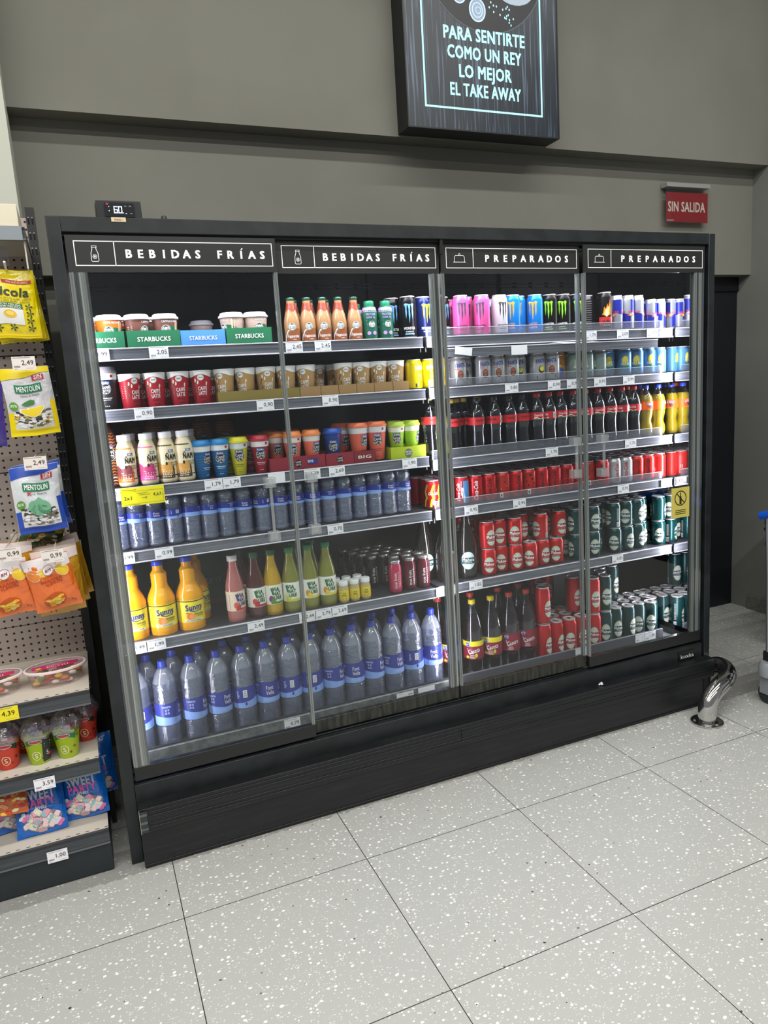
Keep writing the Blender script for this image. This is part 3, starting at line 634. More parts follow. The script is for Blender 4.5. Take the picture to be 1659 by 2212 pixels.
# --- second shelf, left: iced coffee cups
z2 = SHELF_L[1]
def bm_art(bg, sub):
    def art(d, R, h, r0, r1):
        n = 24; d.strip([(R*(-pi+2*pi*i/n), h*(.80-.10*cos(2*pi*i/n)**3 if True else 0), h*.985) for i in range(n+1)], Wh, 1)
        d.ell(0, h*.80, .0105, .0105, Wh, 2); d.ring(0, h*.80, .0098, .0098, .0007, M('#8d6a5c'), 3); d.text('BM', 0, h*.80, .006, M('#6a4a40'), w=.011, layer=3, bold=.02)
        d.text('CAFFÈ', .004, h*.47, .0125, Wh, bold=.05, w=.030); d.text('LATTE', .004, h*.33, .0125, Wh, bold=.05, w=.029)
        d.text(sub, .004, h*.20, .005, M('#3a1510' if bg == 'r' else '#7a5a34'), w=.028)
        g = M('#3d6b52', .5); r = M('#a8442e', .5)
        for a, b_, m in ((-.022, .62, g), (-.018, .72, M('#efe3d0')), (-.010, .66, M('#efe3d0')), (-.026, .52, r), (.018, .62, M('#efe3d0')), (-.020, .40, g)): d.poly([(a-.003, h*b_-.005), (a+.001, h*b_-.007), (a+.003, h*b_+.003), (a-.001, h*b_+.007)], m, 2)
        for a in (-.004, .003, .009): d.ell(a+.004, h*.08, .003, .0022, M('#4a1d14' if bg == 'r' else '#9a7446'), 2, n=8, rings=1)
        for k in range(8): d.rect(-.046, h*(.3+.05*k), -.030, h*(.31+.05*k), Wh, 1)
    return art
P['red'] = cup('iced_coffee_cup', .0275, .0365, .112, '#b0182a', Wh, bm_art('r', 'ESPRESSO'), lid=False); P['tan'] = cup('iced_coffee_cup', .0275, .0365, .112, '#b8905c', Wh, bm_art('t', 'CAPPUCCINO'), lid=False)
def kaiku_art(c2, name='CAFFÈ', zig=None, top='#e9e6e6', disc='#1c1c1f'):
    def art(d, R, h, r0, r1):
        d.rect(-pi*R, h*.80, pi*R, h*.97, M(top, .5), 1, n=24)
        if zig:
            for k in range(8):
                zz = h*(.08+.085*k); d.line([(-pi*R+pi*R/12*i, zz+(.0016 if i % 2 else -.0016)) for i in range(25)], .0011, M(zig, .5), 1)
        d.ell(0, h*.56, .0175, .0175, M(disc, .4), 2); d.ring(0, h*.56, .0163, .0163, .0006, Wh, 3)
        d.rect(-.013, h*.685, .013, h*.765, M('#2c4f9c', .4), 3, n=3); d.text('Kaiku', 0, h*.725, h*.055, Wh, shear=.2, bold=.03, w=.021, layer=4)
        d.text(name, 0, h*.595, .0085, Wh, bold=.03, w=.026, layer=3); d.text('LATTE', 0, h*.505, .0085, Wh, bold=.03, w=.026, layer=3); d.ell(0, h*.44, .0022, .0018, Wh, 3, n=8, rings=1)
        d.rect(-.018, h*.305, .018, h*.325, M(c2, .5), 2, n=3); d.rect(-.014, h*.26, .014, h*.272, M(c2, .5), 2, n=3)
        for k in (-1, 0, 1): d.ell(k*.006, h*.10, .0016, .0018, M(c2, .5), 2, n=8, rings=1)
        d.rect(.016, h*.86, .024, h*.93, M('#a8262c', .5), 2)
    return art
P['blk'] = cup('iced_coffee_cup', .032, .041, .122, '#1b1b1e', M('#8d8a92', .3), kaiku_art('#dddde2'), lid_h=.018, rim=1.04)
gq = 'iced coffee cups on the second shelf'
put(P['blk'], .112, .165, z2, fan(.11, .05), 'large black iced coffee cup with clear lid by the left stile', 'iced coffee cup', gq)
for i, (x, y, a) in enumerate([(.190, .165, .5), (.271, .165, -.1), (.350, .165, .05), (.425, .165, .02)]): put(P['red'], x, y, z2, fan(x, a), 'red iced coffee cup, %s of four in front on the second shelf' % ordn(i, 4), 'iced coffee cup', gq)
for i, (x, y) in enumerate([(.232, .235), (.312, .24), (.393, .235), (.466, .225)]): put(P['red'], x, y, z2, fan(x, .3), 'red iced coffee cup, %s of the four standing behind' % ordn(i, 4), 'iced coffee cup', gq)
tx = [.507, .581, .656, .731, .806, .952, 1.024, 1.092, 1.165]
for i, x in enumerate(tx): put(P['tan'], x, .167, z2+.001, fan(x, rnd.uniform(-.5, .35)), 'tan iced coffee cup in brown tray, front row, %s of nine' % ordn(i, 9), 'iced coffee cup', gq)
for i, x in enumerate([.545, .62, .695, .77, .868, .944, 1.02, 1.095, 1.17]): put(P['tan'], x, .24, z2+.001, fan(x, .5), 'tan iced coffee cup in brown tray, back row, %s of nine' % ordn(i, 9), 'iced coffee cup', gq)
for i, (a, b_) in enumerate([(.474, .768), (.770, .848), (.850, .917), (.919, .988), (.990, 1.059), (1.061, 1.136), (1.138, 1.203)]):
    tray(a, b_, .130, .285, .036, '#a58153' if i else '#8c7838', '', '#000000', z2, 'brown cardboard tray %s under tan iced coffee cups' % ('longest and leftmost', 'second from left', 'third from left', 'fourth from left', 'fifth from left', 'sixth from left', 'rightmost')[i], inner='#8c6c44', grp='brown trays on the second shelf')
# --- soda cans
def fanta_art(tc='#2b3f9c', skull=True, lemon=False, zero=False):
    def art(d, r, h):
        d.text('FANTA', 0, h*.72, .0165, M(tc, .45), bold=.06, w=.040, shear=.1, rot=.08, layer=3)
        if skull:
            k = M('#3c2a2a', .6); b_ = M('#a8583c', .6); d.ell(0, h*.40, .0115, h*.155, k, 1); d.ell(0, h*.42, .0085, h*.12, b_, 2)
            d.ell(-.0035, h*.40, .0026, h*.03, k, 3, n=10, rings=1); d.ell(.0038, h*.40, .0026, h*.03, k, 3, n=10, rings=1); d.rect(-.004, h*.30, .0045, h*.315, k, 3); d.poly([(-.018, h*.10), (.018, h*.10), (.010, h*.26), (-.010, h*.26)], M('#55403f', .6), 1)
            d.rect(-.022, h*.575, -.006, h*.61, M('#d9572e', .5), 2)
        if lemon: d.ell(.004, h*.42, .014, h*.13, M('#2c2c2e' if tc != '#ffffff' else '#e98f1c', .5), 1); d.ell(.006, h*.45, .011, h*.09, M('#d8d23a', .5), 2); d.rect(-.018, h*.08, -.013, h*.2, m_ink, 2)
    return art
P['fy'] = can(.033, .115, '#f0d800', fanta_art('#ffffff', skull=False, lemon=True), metal=.25); P['fs'] = can(.033, .115, '#c6c5c9', fanta_art(), metal=.35, rough=.28); P['fl'] = can(.033, .115, '#c6c5c9', fanta_art(skull=False, lemon=True), metal=.35, rough=.28)
def aq_art(d, r, h):
    d.poly([(-.02, h*.60), (-.008, h*.86), (.006, h*.70), (.012, h*.88), (.02, h*.60)], M('#e3931f', .5), 1); d.text('UAR', 0, h*.52, .011, Wh, bold=.04, w=.028); d.rect(-.026, h*.07, .026, h*.42, M('#2b55b0', .4), 1, n=6); d.ell(0, h*.33, .012, h*.1, M('#5f86cc', .4), 2)
P['aq'] = can(.033, .115, '#c98b3c', aq_art, metal=.4)
def tea_art(green):
    def art(d, r, h):
        y_ = M('#e8cf3c' if not green else '#b9c49c', .5); g = M('#3f8f3a' if not green else '#6b8a6c', .5)
        d.ell(.0, h*.56, .014, h*.20, y_, 1); d.ell(.0, h*.56, .011, h*.16, M('#f0dd6a' if not green else '#c3cdb0', .5), 2)
        for a in (-.9, -.3, .3, .9, 1.4): d.poly([(0, h*.30), (.012*sin(a)-.003, h*.30+.018*cos(a)), (.020*sin(a), h*.30+.030*cos(a)), (.012*sin(a)+.003, h*.30+.016*cos(a))], g, 3)
        d.rect(-.012, h*.16, .012, h*.34, g, 2); d.text('NESTEA', 0, h*.44, .0105, Wh, bold=.05, w=.034, layer=4)
    return art
P['ng'] = can(.033, .115, '#93a5a2', tea_art(True), metal=.4); P['nb'] = can(.033, .115, '#5c95c9', tea_art(False), metal=.4)
g2 = 'cans on the second shelf'; zr2 = SHELF_R[1]
put(P['fy'], 1.243, .165, z2, fan(1.24, .75), 'yellow lemon soda can right of the brown trays', 'drink can', g2); put(P['fy'], 1.312, .168, z2-.0, fan(1.31, .35), 'yellow lemon soda can left of the middle stile', 'drink can', g2)
lst = [('fs', 1.440, .165, .3), ('fs', 1.493, .21, .2), ('fs', 1.553, .165, .35), ('fs', 1.621, .165, .2), ('fs', 1.688, .165, .25), ('fl', 1.746, .20, .1), ('fl', 1.815, .165, .5), ('fs', 1.885, .160, .05)]
for i, (k, x, y, a) in enumerate(lst): put(P[k], x, y, zr2, fan(x, a), 'silver can with blue lettering, %s of eight on the second shelf' % ordn(i, 8), 'drink can', g2)
put(P['aq'], 1.943, .195, zr2, fan(1.94, 0), 'orange and blue can right of the silver cans', 'drink can', g2)
for i, (x, y, a) in enumerate([(1.999, .165, .6), (2.066, .165, -.2), (2.134, .165, -.8)]): put(P['ng'], x, y, zr2, fan(x, a), 'grey green iced tea can, %s of three on the second shelf' % ordn(i, 3), 'drink can', g2)
for i, (x, y, a) in enumerate([(2.200, .19, .3), (2.272, .165, .2), (2.340, .165, .1), (2.407, .165, .5), (2.470, .165, .4)]): put(P['nb'], x, y, zr2, fan(x, a), 'light blue iced tea can with lemon, %s of five on the second shelf' % ordn(i, 5), 'drink can', g2)
for i, (k, x) in enumerate([('fs', 1.46), ('fs', 1.53), ('fs', 1.60), ('fs', 1.67), ('fl', 1.775), ('fs', 1.85), ('ng', 2.03), ('ng', 2.10), ('nb', 2.17), ('nb', 2.238), ('nb', 2.306), ('nb', 2.374), ('nb', 2.44)]):
    put(P[k], x, .255, zr2, fan(x, .3), 'can in the back row of the second shelf, %s' % ordn(i, 13), 'drink can', g2)

# --- third shelf, left
z3 = SHELF_L[2]; g3 = 'bottles and cups on the third shelf'
def big_prof(r, h, neck=.019): return [(r*.92, 0), (r, .005), (r, h*.10), (r*.96, h*.14), (r, h*.18), (r, h*.60), (r*.97, h*.66), (r*.78, h*.80), (neck*1.05, h*.90), (neck, h*.93), (neck, h*.96)]
def cocoa_art(d, R, z0, z1):
    for k in range(int((z1-z0)/.010)): d.line([(-pi*R+pi*R/14*i, z0+.006+.010*k+(.0022 if i % 2 else -.0022)) for i in range(29)], .0038, M('#b9713a', .5), 1)
    zc = z0+(z1-z0)*.56; d.ell(0, zc, .0235, .0235, M('#1a1718', .4), 2); d.ring(0, zc, .022, .022, .0009, Wh, 3); d.rect(-.016, zc+.020, .016, zc+.030, M('#2c4f9c', .4), 3, n=3); d.text('Kaiku', 0, zc+.025, .008, Wh, shear=.2, w=.026, layer=4)
    d.text('CAFFÈ', 0, zc+.006, .011, Wh, bold=.03, w=.034, layer=3); d.text('LATTE', 0, zc-.008, .011, Wh, bold=.03, w=.033, layer=3)
    d.text('MEDITERRANEAN', 0, z0+.028, .006, Wh, w=.04, layer=3); d.rect(-.018, z0+.016, .018, z0+.018, Wh, 2, n=3)
P['coc'] = bottle('coffee_drink_bottle', big_prof(.042, .235), M('#4e2517', .4), (.021, .220, .236, M('#ece8ee', .4)), (.006, .195, M('#4e2517', .4), cocoa_art))
put(P['coc'], .0905, .208, z3, fan(.09, .25), 'tall brown zigzag coffee bottle with white cap by the left stile', 'bottle', g3)
for i, x in enumerate([.192, .280, .368, .457, .545]): put(P['coc'], x, .46, z3, fan(x, .15), 'tall brown zigzag coffee bottle in the far back row, %s of five' % ordn(i, 5), 'bottle', g3)
def nam_art(c1, c2, dots, title):
    def art(d, R, z0, z1):
        H = z1-z0; d.strip([(-pi*R+(pi+.35)*R*i/12, z0, z1) for i in range(13)], M(c1, .45), 1)
        d.strip([(-pi*R+(pi+.15)*R*i/12, z0+H*.1, z0+H*(.45+.06*sin(i*1.3))) for i in range(13)], M(c2, .45), 2)
        for k in range(26): d.ell(-.030+.0052*(k % 6)+(.0026 if k//6 % 2 else 0), z0+.006+.0062*(k//6), .0019, .0019, M(dots, .5), 3, n=8, rings=1)
        d.rect(-.006, z1-.026, .012, z1-.017, M('#2c4f9c', .4), 3); d.text('Kaiku', .003, z1-.0215, .006, Wh, shear=.2, w=.015, layer=4)
        d.text('ÑAM', .002, z1-.041, .019, m_ink, bold=.09, w=.035, layer=4)
        d.text(title, .014, z1-.061, .0055, m_ink, w=.026, bold=.02, layer=4); d.text('COMPLETA', .014, z1-.069, .0055, m_ink, w=.026, bold=.02, layer=4); d.ell(-.014, z1-.063, .0035, .006, m_ink, 4, n=10, rings=1)
        d.text('15g', .009, z1-.083, .005, m_ink, layer=4); d.text('26', .008, z1-.094, .005, m_ink, layer=4); d.rect(.007, z1-.106, .026, z1-.103, m_ink, 4)
    return art
np_ = [(.026, 0), (.030, .004), (.0315, .012), (.030, .035), (.0305, .06), (.0315, .085), (.0315, .112), (.027, .135), (.0205, .150), (.020, .155)]
def nam(c1, c2, dots, title): return bottle('meal_drink_bottle', np_, M('#e9d7b4', .4), (.0225, .153, .174, M('#efeaf0', .4)), (.016, .130, M('#ecdcba', .45), nam_art(c1, c2, dots, title)))
P['n1'] = nam('#e3812c', '#7b3a3c', '#f1e9dc', 'COMIDA'); P['n2'] = nam('#ec5fae', '#c9417a', '#f6dfe9', 'COMIDA'); P['n3'] = nam('#4a3a30', '#dda24e', '#f3e6c9', 'DESAYUNO')
for k, x, y, ex, lab in [('n1', .150, .165, .35, 'orange meal drink bottle with white cap in front'), ('n2', .220, .165, .45, 'pink meal drink bottle with white cap in front'), ('n3', .284, .165, .35, 'brown and cream meal drink bottle, left one of two in front'), ('n3', .342, .160, .35, 'brown and cream meal drink bottle, right one of two in front'),
                     ('n1', .170, .235, .2, 'white capped bottle behind the orange meal drink'), ('n2', .240, .235, .2, 'white capped bottle behind the pink meal drink'), ('n3', .305, .235, .2, 'white capped bottle behind the left brown and cream one'), ('n3', .372, .238, .2, 'white capped bottle behind the right brown and cream one')]:
    put(P[k], x, y, z3, fan(x, ex), lab, 'bottle', g3)
def tcup(col, c2, zig, lidc, **kw): return cup('iced_coffee_cup', .021, .0345, .118, col, M(lidc, .4), kaiku_art(c2, zig=zig, **kw), lid_h=.016, rim=1.08)
P['kb'] = tcup('#0f5c96', '#dfe9f2', '#3f8cc4', '#1f7fc0'); P['ky'] = tcup('#cfc528', '#6b6618', '#b5ac1e', '#d8cf28', top='#d7dade'); P['kr'] = tcup('#a01f33', '#f0dfe2', '#8a1a2c', '#b3263a')
P['ko'] = tcup('#e8745c', '#7a2c22', '#e2604a', '#ee8a4c', top='#e6dbd8'); P['kn'] = tcup('#1c3a86', '#dfe3ee', '#1c3a86', '#2a55b5', top='#1c3a86')
P['kg'] = tcup('#9cc81e', '#40520c', '#8ab414', '#b5cf45', name='MATCHA', disc='#3c3a2c', top='#e9ead8')
for k, x, y, ex, lab in [('kb', .402, .17, .8, 'blue iced coffee cup, left one of two in front'), ('kb', .466, .17, .05, 'blue iced coffee cup, right one of two in front'), ('ky', .534, .17, .05, 'yellow iced coffee cup standing in front'), ('ky', .510, .25, .2, 'yellow iced coffee cup pushed back'), ('kr', .612, .17, .05, 'red iced coffee cup standing in front'), ('kr', .590, .25, .2, 'red iced coffee cup pushed back')]:
    put(P[k], x, y, z3, fan(x, ex), lab, 'iced coffee cup', g3)
oc = [(.668, .30), (.690, .235), (.735, .17), (.705, .37), (.760, .26), (.808, .17), (.78, .35), (.833, .25)]
for i, (x, y) in enumerate(oc): put(P['ko'], x, y, z3+.0035, fan(x, [0, .2, .05, .3, .5, .75, .3, .4][i]), 'orange-lidded iced coffee cup in the left dark red tray, %s counting from the left' % ORD[i], 'iced coffee cup', g3)
def redtray(d, w2, h):
    d.ell(.0, h*.45, .0135, .0135, M('#1d1a1c'), 2); d.text('CAFFÈ', 0, h*.55, .006, Wh, w=.020, layer=3); d.text('LATTE', 0, h*.36, .006, Wh, w=.020, layer=3)
def redtray1(d, w2, h): redtray(d, w2, h); d.rect(.035, h*.3, .075, h*.75, M('#3a2f7a'), 2); d.text('SIN', .046, h*.55, .010, Wh, layer=3, bold=.03)
tray(.636, .845, .130, .40, .048, '#8c2230', '', '#ffffff', z3, 'dark red printed tray under orange-lidded cups on the third shelf', art=redtray1, inner='#7a1d2a')
tray(.848, .958, .130, .29, .046, '#8c2230', '', '#ffffff', z3, 'dark red printed tray with a round badge under the dark blue cup', art=redtray, inner='#7a1d2a')
tray(.960, 1.045, .131, .29, .044, '#7a1f2c', 'BIG', '#f0d9c9', z3, 'dark red printed tray reading BIG on the third shelf', inner='#7a1d2a')
put(P['kn'], .892, .17, z3+.0035, fan(.89, .05), 'dark blue iced coffee cup with blue lid', 'iced coffee cup', g3)
P['kc'] = cup('iced_coffee_cup', .026, .039, .132, '#e0654e', M('#ee7c54', .4), kaiku_art('#7a2c22', top='#ded9dc'), lid_h=.014, rim=1.06)
for k, x, y, ex, lab in [('kc', .955, .25, .6, 'large coral iced coffee cup behind the dark blue one'), ('kc', .998, .175, .8, 'large coral iced coffee cup turned sideways'), ('kc', 1.072, .170, .1, 'large coral iced coffee cup left of the lime tray')]: put(P[k], x, y, z3+.0035, fan(x, ex), lab, 'iced coffee cup', g3)
def limetray(d, w2, h):
    for r in (.022, .029, .036, .043, .050): d.line([(r*cos(t), max(h*.02, min(h*.98, h*.35+r*.8*sin(t)))) for t in [pi*k/14 for k in range(15)]], .0014, M('#c9d32c'), 1)
    d.ell(.0, h*.42, .016, .017, M('#5f6a55'), 2); d.text('MATCHA', 0, h*.52, .0065, Wh, w=.026, layer=3); d.text('LATTE', 0, h*.32, .0065, Wh, w=.022, layer=3)
tray(1.112, 1.262, .131, .27, .046, '#a9bd14', '', '#ffffff', z3, 'lime green printed tray at the right end of the third shelf', art=limetray, inner='#93a612')
for i, (x, y, a) in enumerate([(1.157, .175, .1), (1.222, .175, 1.3), (1.18, .25, .3)]): put(P['kg'], x, y, z3+.008, fan(x, a), 'pale green matcha cup in the lime tray, %s' % ('left', 'right', 'behind')[i], 'iced coffee cup', g3)

# --- cola bottles, third shelf
cola_p = [(.026, 0), (.031, .004), (.0325, .02), (.0305, .055), (.0285, .085), (.0305, .105), (.033, .120), (.033, .152), (.0315, .165), (.0255, .185), (.0165, .205), (.0130, .214), (.0130, .219)]
def script(d, txt, u, v, h, w_, m, rot=0, layer=3): d.text(txt, u, v, h, m, w=w_, shear=.35, bold=.035, rot=rot, layer=layer)
def cola_art(white=True, green=False, black=False):
    def art(d, R, z0, z1):
        c = m_ink if black else Wh; script(d, 'Coca-Cola', 0, z0+(z1-z0)*.62, .0095, .036, c)
        if not black: d.strip([(-.020+.04*i/10, z0+.004+.003*sin(i/10*pi*2), z0+.0075+.0035*sin(i/10*pi*2+.3)) for i in range(11)], Wh, 2)
        if green: d.rect(-.02, z0, .02, z0+.004, M('#2f7a3a'), 3, n=4)
        d.rect(.040, z0+.004, .058, z1-.004, Wh, 2, n=2); d.bars(.042, z0+.006, .014, (z1-z0)*.6, m_ink, 8, 3)
        script(d, 'Coca-Cola', -.062, z0+(z1-z0)*.62, .0095, .036, c)
    return art
m_cola = M('#120706', .25, coat=.5)
def cola(cap, lab, **kw): return bottle('cola_bottle', cola_p, m_pet, (.0152, .214, .230, M(cap, .4)), (.120, .151, M(lab, .4), cola_art(**kw)), (.172, m_cola))
P['cg'] = cola('#b99a3c', '#c22a2a', black=True); P['ck'] = cola('#1c1a1a', '#c22028', black=True); P['cr'] = cola('#c8241f', '#c21f2b', green=True)
zr3 = SHELF_R[2]; gb = 'cola bottles on the third shelf'
for i, (k, x, y, a) in enumerate([('cg', 1.300, .165, .5), ('cg', 1.410, .19, .3), ('cg', 1.462, .236, .2), ('ck', 1.515, .165, .4), ('ck', 1.597, .165, -.3), ('ck', 1.670, .165, .3), ('ck', 1.735, .17, .5), ('cr', 1.806, .165, .3), ('cr', 1.868, .165, -.6)]+[('cr', 1.926+.0665*j, .165, [.4, .1, -.1, .3, .3, -.4, -.2, .3][j]) for j in range(7)]):
    cn = {'cg': 'gold', 'ck': 'black', 'cr': 'red'}[k]
    put(P[k], x, y, zr3 if i else SHELF_L[2]-.0, fan(x, a), 'dark cola bottle with %s cap, %s of the front row' % (cn, ordn(i, 16)), 'bottle', gb)
for i in range(13): put(P[('cg', 'ck', 'ck', 'cr')[min(i//2, 3)]], 1.50+.068*i, .245, zr3, fan(1.5, .3), 'dark cola bottle in the second row, %s of thirteen' % ordn(i, 13), 'bottle', gb)
of_p = [(.024, 0), (.031, .006), (.034, .025), (.032, .045), (.026, .066), (.0275, .078), (.0325, .100), (.0335, .120), (.0335, .155), (.031, .172), (.024, .190), (.0155, .205), (.0130, .212), (.0130, .218)]
def of_art(d, R, z0, z1):
    d.text('FANTA', 0, z0+.028, .013, M('#27348c', .4), bold=.08, w=.038, shear=.1, layer=2); d.text('FANTA', 0, z0+.028, .012, Wh, bold=.02, w=.036, shear=.1, layer=3); d.ell(.002, z0+.014, .011, .008, M('#5a2a22', .5), 2); d.ell(.014, z0+.012, .008, .007, M('#e0451f', .5), 3)
P['of'] = bottle('orange_soda_bottle', of_p, m_pet, (.0152, .213, .229, M('#2c49c4', .4)), (.118, .157, M('#ee6c1c', .4), of_art), (.185, M('#dcb400', .3, coat=.3)))
P['ofr'] = bottle('orange_soda_bottle', of_p, m_pet, (.0152, .213, .229, M('#d8452c', .4)), (.118, .157, M('#ee6c1c', .4), of_art), (.185, M('#dcb400', .3, coat=.3)))
for i, (k, x, y, a) in enumerate([('of', 2.394, .165, .7), ('of', 2.466, .165, 1.5), ('of', 2.43, .24, .2), ('ofr', 2.36, .245, .2)]): put(P[k], x, y, zr3, fan(x, a), 'yellow orange-soda bottle, %s' % ('left one in front', 'right one in front by the wall', 'blue capped one behind', 'red capped one behind')[i], 'bottle', 'orange soda bottles')

# --- fourth shelf: small water bottles
def wprof(h, r, nr=16, f0=.36):
    pf = [(r*.80, 0), (r*.97, .005)]
    for i in range(nr):
        z = .012+(h*f0-.012)*i/nr; pf += [(r, z), (r*.935, z+(h*f0-.012)/nr*.5)]
    pf += [(r*.99, h*(f0+.01)), (r*.99, h*.55)]
    for i in range(5): z = h*.565+h*.12*i/5; pf += [(r, z), (r*.93, z+h*.012)]
    pf += [(r*.99, h*.70), (r*.93, h*.76), (r*.70, h*.845), (r*.42, h*.905), (r*.33, h*.925), (r*.33, h*.945)]
    return pf
def fv_art(sc=1., back=False):
    def art(d, R, z0, z1):
        n = 26; H = z1-z0; lb_ = M('#86a6e6', .45)
        d.strip([(-pi*R+2*pi*R*i/n, z0, z0+H*(.34+.10*sin(2*pi*i/n+.9))) for i in range(n+1)], lb_, 1)
        d.text('Font', .004*sc, z0+H*.74, H*.20, Wh, bold=.0, w=R*.62, layer=3); d.text('Vella', .004*sc, z0+H*.50, H*.20, Wh, bold=.0, w=R*.68, layer=3)
        u = R*1.5; d.rect(u, z0+H*.50, u+R*.34, z0+H*.86, Wh, 2, n=2)
        for k in range(7): d.rect(u+R*.05, z0+H*(.53+.045*k), u+R*.29, z0+H*(.55+.045*k), m_ink, 3)
        d.text('agua', u-R*.5, z0+H*.66, H*.12, M('#b9c4e8'), rot=pi/2, w=H*.36, layer=3); d.text('100%', -R*1.25, z0+H*.86, H*.09, M('#cdd6f2'), w=R*.7, layer=3)
        for k in range(4): d.rect(-R*(1.4-.2*(k % 2)), z0+H*(.52+.14*(k//2)), -R*(1.26-.2*(k % 2)), z0+H*(.62+.14*(k//2)), M('#8f98cc'), 2)
        for k in range(5): d.rect(-R*.45, z0+H*(.10+.035*k), R*.4, z0+H*(.115+.035*k), M('#a9c2ee'), 2, n=3)
        d.ell(u+R*.2, z0+H*.2, R*.09, H*.08, M('#27347a'), 3, n=10, rings=1)
    return art
def water(h, r, z0, z1, nr):
    pf = wprof(h, r, nr, .28 if r > .04 else .36); e = proto('water_bottle'); MB().lathe([(a, b, m_cone) if h*.755 < b < h*.90 and r > .04 else (a, b) for a, b in pf], m_petw, 30).build('body', e, sharp=80)
    lp = [(max(a-.0016, .001), b+.0012) for a, b in pf if b < h*.83]; MB().lathe(lp, m_water, 24).build('water', e, sharp=80)
    MB().lathe([(r*.36, h*.925), (r*.37, h*.93), (r*.37, h*.965), (r*.35, h*.99), (r*.22, h), (.0, h)], M('#2c3fb0', .35), 22).lathe([(r*.40, h*.918), (r*.41, h*.925), (r*.36, h*.93)], M('#2c3fb0', .35), 22, caps=False).build('cap', e)
    seg = [(interp(pf, z)+.001, z) for z in (z0, (z0+z1)/2, z1)]; seg = [(max(a for a, b in seg), b) for a, b in seg]
    lb = MB().lathe(seg, M('#2b3792', .4), 30, caps=False); d = Dec(); fv_art()(d, r, z0, z1); d.onto(lb, wrap([(a+.0002, b) for a, b in seg], r)); lb.build('label', e)
    return e
m_cone = clear('refraction_white_shoulder', '#f3f5fb', base=.10, edge=.5, rough=.12, body='#d9dff2', bodyfac=.30)  # whiter body colour paints in the refraction of the shoulder's far side
m_water = clear('clear_water', '#eef1f9', base=.08, edge=.45, rough=.12, body='#9fade0', bodyfac=.10, bump=(60, 60, 90, .9))
P['w5'] = water(.212, .0315, .092, .126, 10); P['w15'] = water(.335, .0435, .100, .181, 12)
z4 = SHELF_L[3]; gw = 'small water bottles on the fourth shelf'
wx = [.098, .160, .220, .283, .344, .405, .467, .530, .600, .664, .728, .792, .855, .918, .981, 1.043, 1.105, 1.167, 1.228]
for i, x in enumerate(wx[:-1]): put(P['w5'], x, .165, z4, fan(x, [.3, 1.7, .1, -1.2, 2.4, 1.6, 1.9, .1, -.9, .1, .1, .0, 1.5, 2.2, 1.6, 2.1, .2, .6][i]), 'small clear water bottle in the front row, %s of eighteen' % ordn(i, 18), 'bottle', gw)
for i in range(17): put(P['w5'], wx[i]+.031, .24, z4, fan(wx[i], (i*1.7) % 3), 'small clear water bottle in the second row, %s of seventeen' % ordn(i, 17), 'bottle', gw)

# --- cans on the fourth shelf
def cc_art(kind):
    def art(d, r, h):
        if kind == 'stripe':
            for k in range(7):
                u = -pi*r+2*pi*r*k/7; d.poly([(u, h*.08), (u+.009, h*.08), (u+.016, h*.34), (u+.022, h*.38), (u+.014, h*.60), (u+.026, h*.86), (u+.016, h*.86), (u+.004, h*.60), (u+.012, h*.38), (u+.006, h*.34)], M('#f0cf2c', .4), 1)
            script(d, 'Coca-Cola', 0, h*.55, .011, .036, Wh); d.ell(.002, h*.24, .006, h*.10, Wh, 2)
        elif kind == 'lego':
            for k in range(22): u = -.03+.0085*(k % 7); z = h*(.30+.075*((k*5) % 7)); d.rect(u, z, u+.0062, z+.0075, M(('#2e6b34', '#1c1512', '#c29a1e', '#2f6f3a')[k % 4], .5), 1)
            d.rect(-.006, h*.08, .007, h*.26, Wh, 2); d.ell(0, h*.17, .003, h*.05, m_ink, 3)
        elif kind == 'blue':
            d.strip([(.004+.03*i/8, h*.08, h*.86) for i in range(9)], M('#4f8fcb', .35), 1); d.poly([(-.004, h*.86), (.018, h*.86), (.006, h*.6), (.010, h*.35), (.020, h*.08), (.008, h*.08), (-.004, h*.36), (-.006, h*.6)], Wh, 2); script(d, 'Coca-Cola', -.016, h*.47, .014, .072, Wh, rot=pi/2)
        else:
            c = {'z': m_ink, 'l': Wh, 'g': M('#6d1018', .4), 's': M('#c21f2b', .35)}[kind]
            for u in (0, pi*r): script(d, 'Coca-Cola', u, h*.47, .0165, .078, c, rot=pi/2)
            d.rect(.034, h*.1, .050, h*.8, M('#8c1a20', .4) if kind != 's' else M('#8d8b90'), 1, n=2); d.rect(.036, h*.3, .048, h*.45, M('#d9a79c'), 2)
    return art
P['cz'] = can(.0324, .115, '#c81d22', cc_art('z'), metal=.4); P['cl'] = can(.0324, .115, '#cc1a24', cc_art('l'), metal=.4); P['cst'] = can(.0324, .115, '#b81a1e', cc_art('stripe'), metal=.4)
P['cle'] = can(.0324, .115, '#c02a26', cc_art('lego'), metal=.4); P['cbl'] = can(.0324, .115, '#cc1a24', cc_art('blue'), metal=.4); P['csi'] = can(.0324, .115, '#c2c1c6', cc_art('s'), metal=.4, rough=.25); P['cgr'] = can(.0324, .115, '#d42a24', cc_art('g'), metal=.45)
zr4 = SHELF_R[3]; gc4 = 'cola cans on the fourth shelf'
seq = ['cst', 'cl', 'cbl', 'cl', 'cz', 'cle', 'cz', 'cle', 'cz', 'cz', 'cz', 'cz', 'cle', 'cz', 'csi', 'csi', 'cgr', 'cgr']
cxs = [1.296, 1.362]+[round(1.430+.06506*i, 4) for i in range(16)]
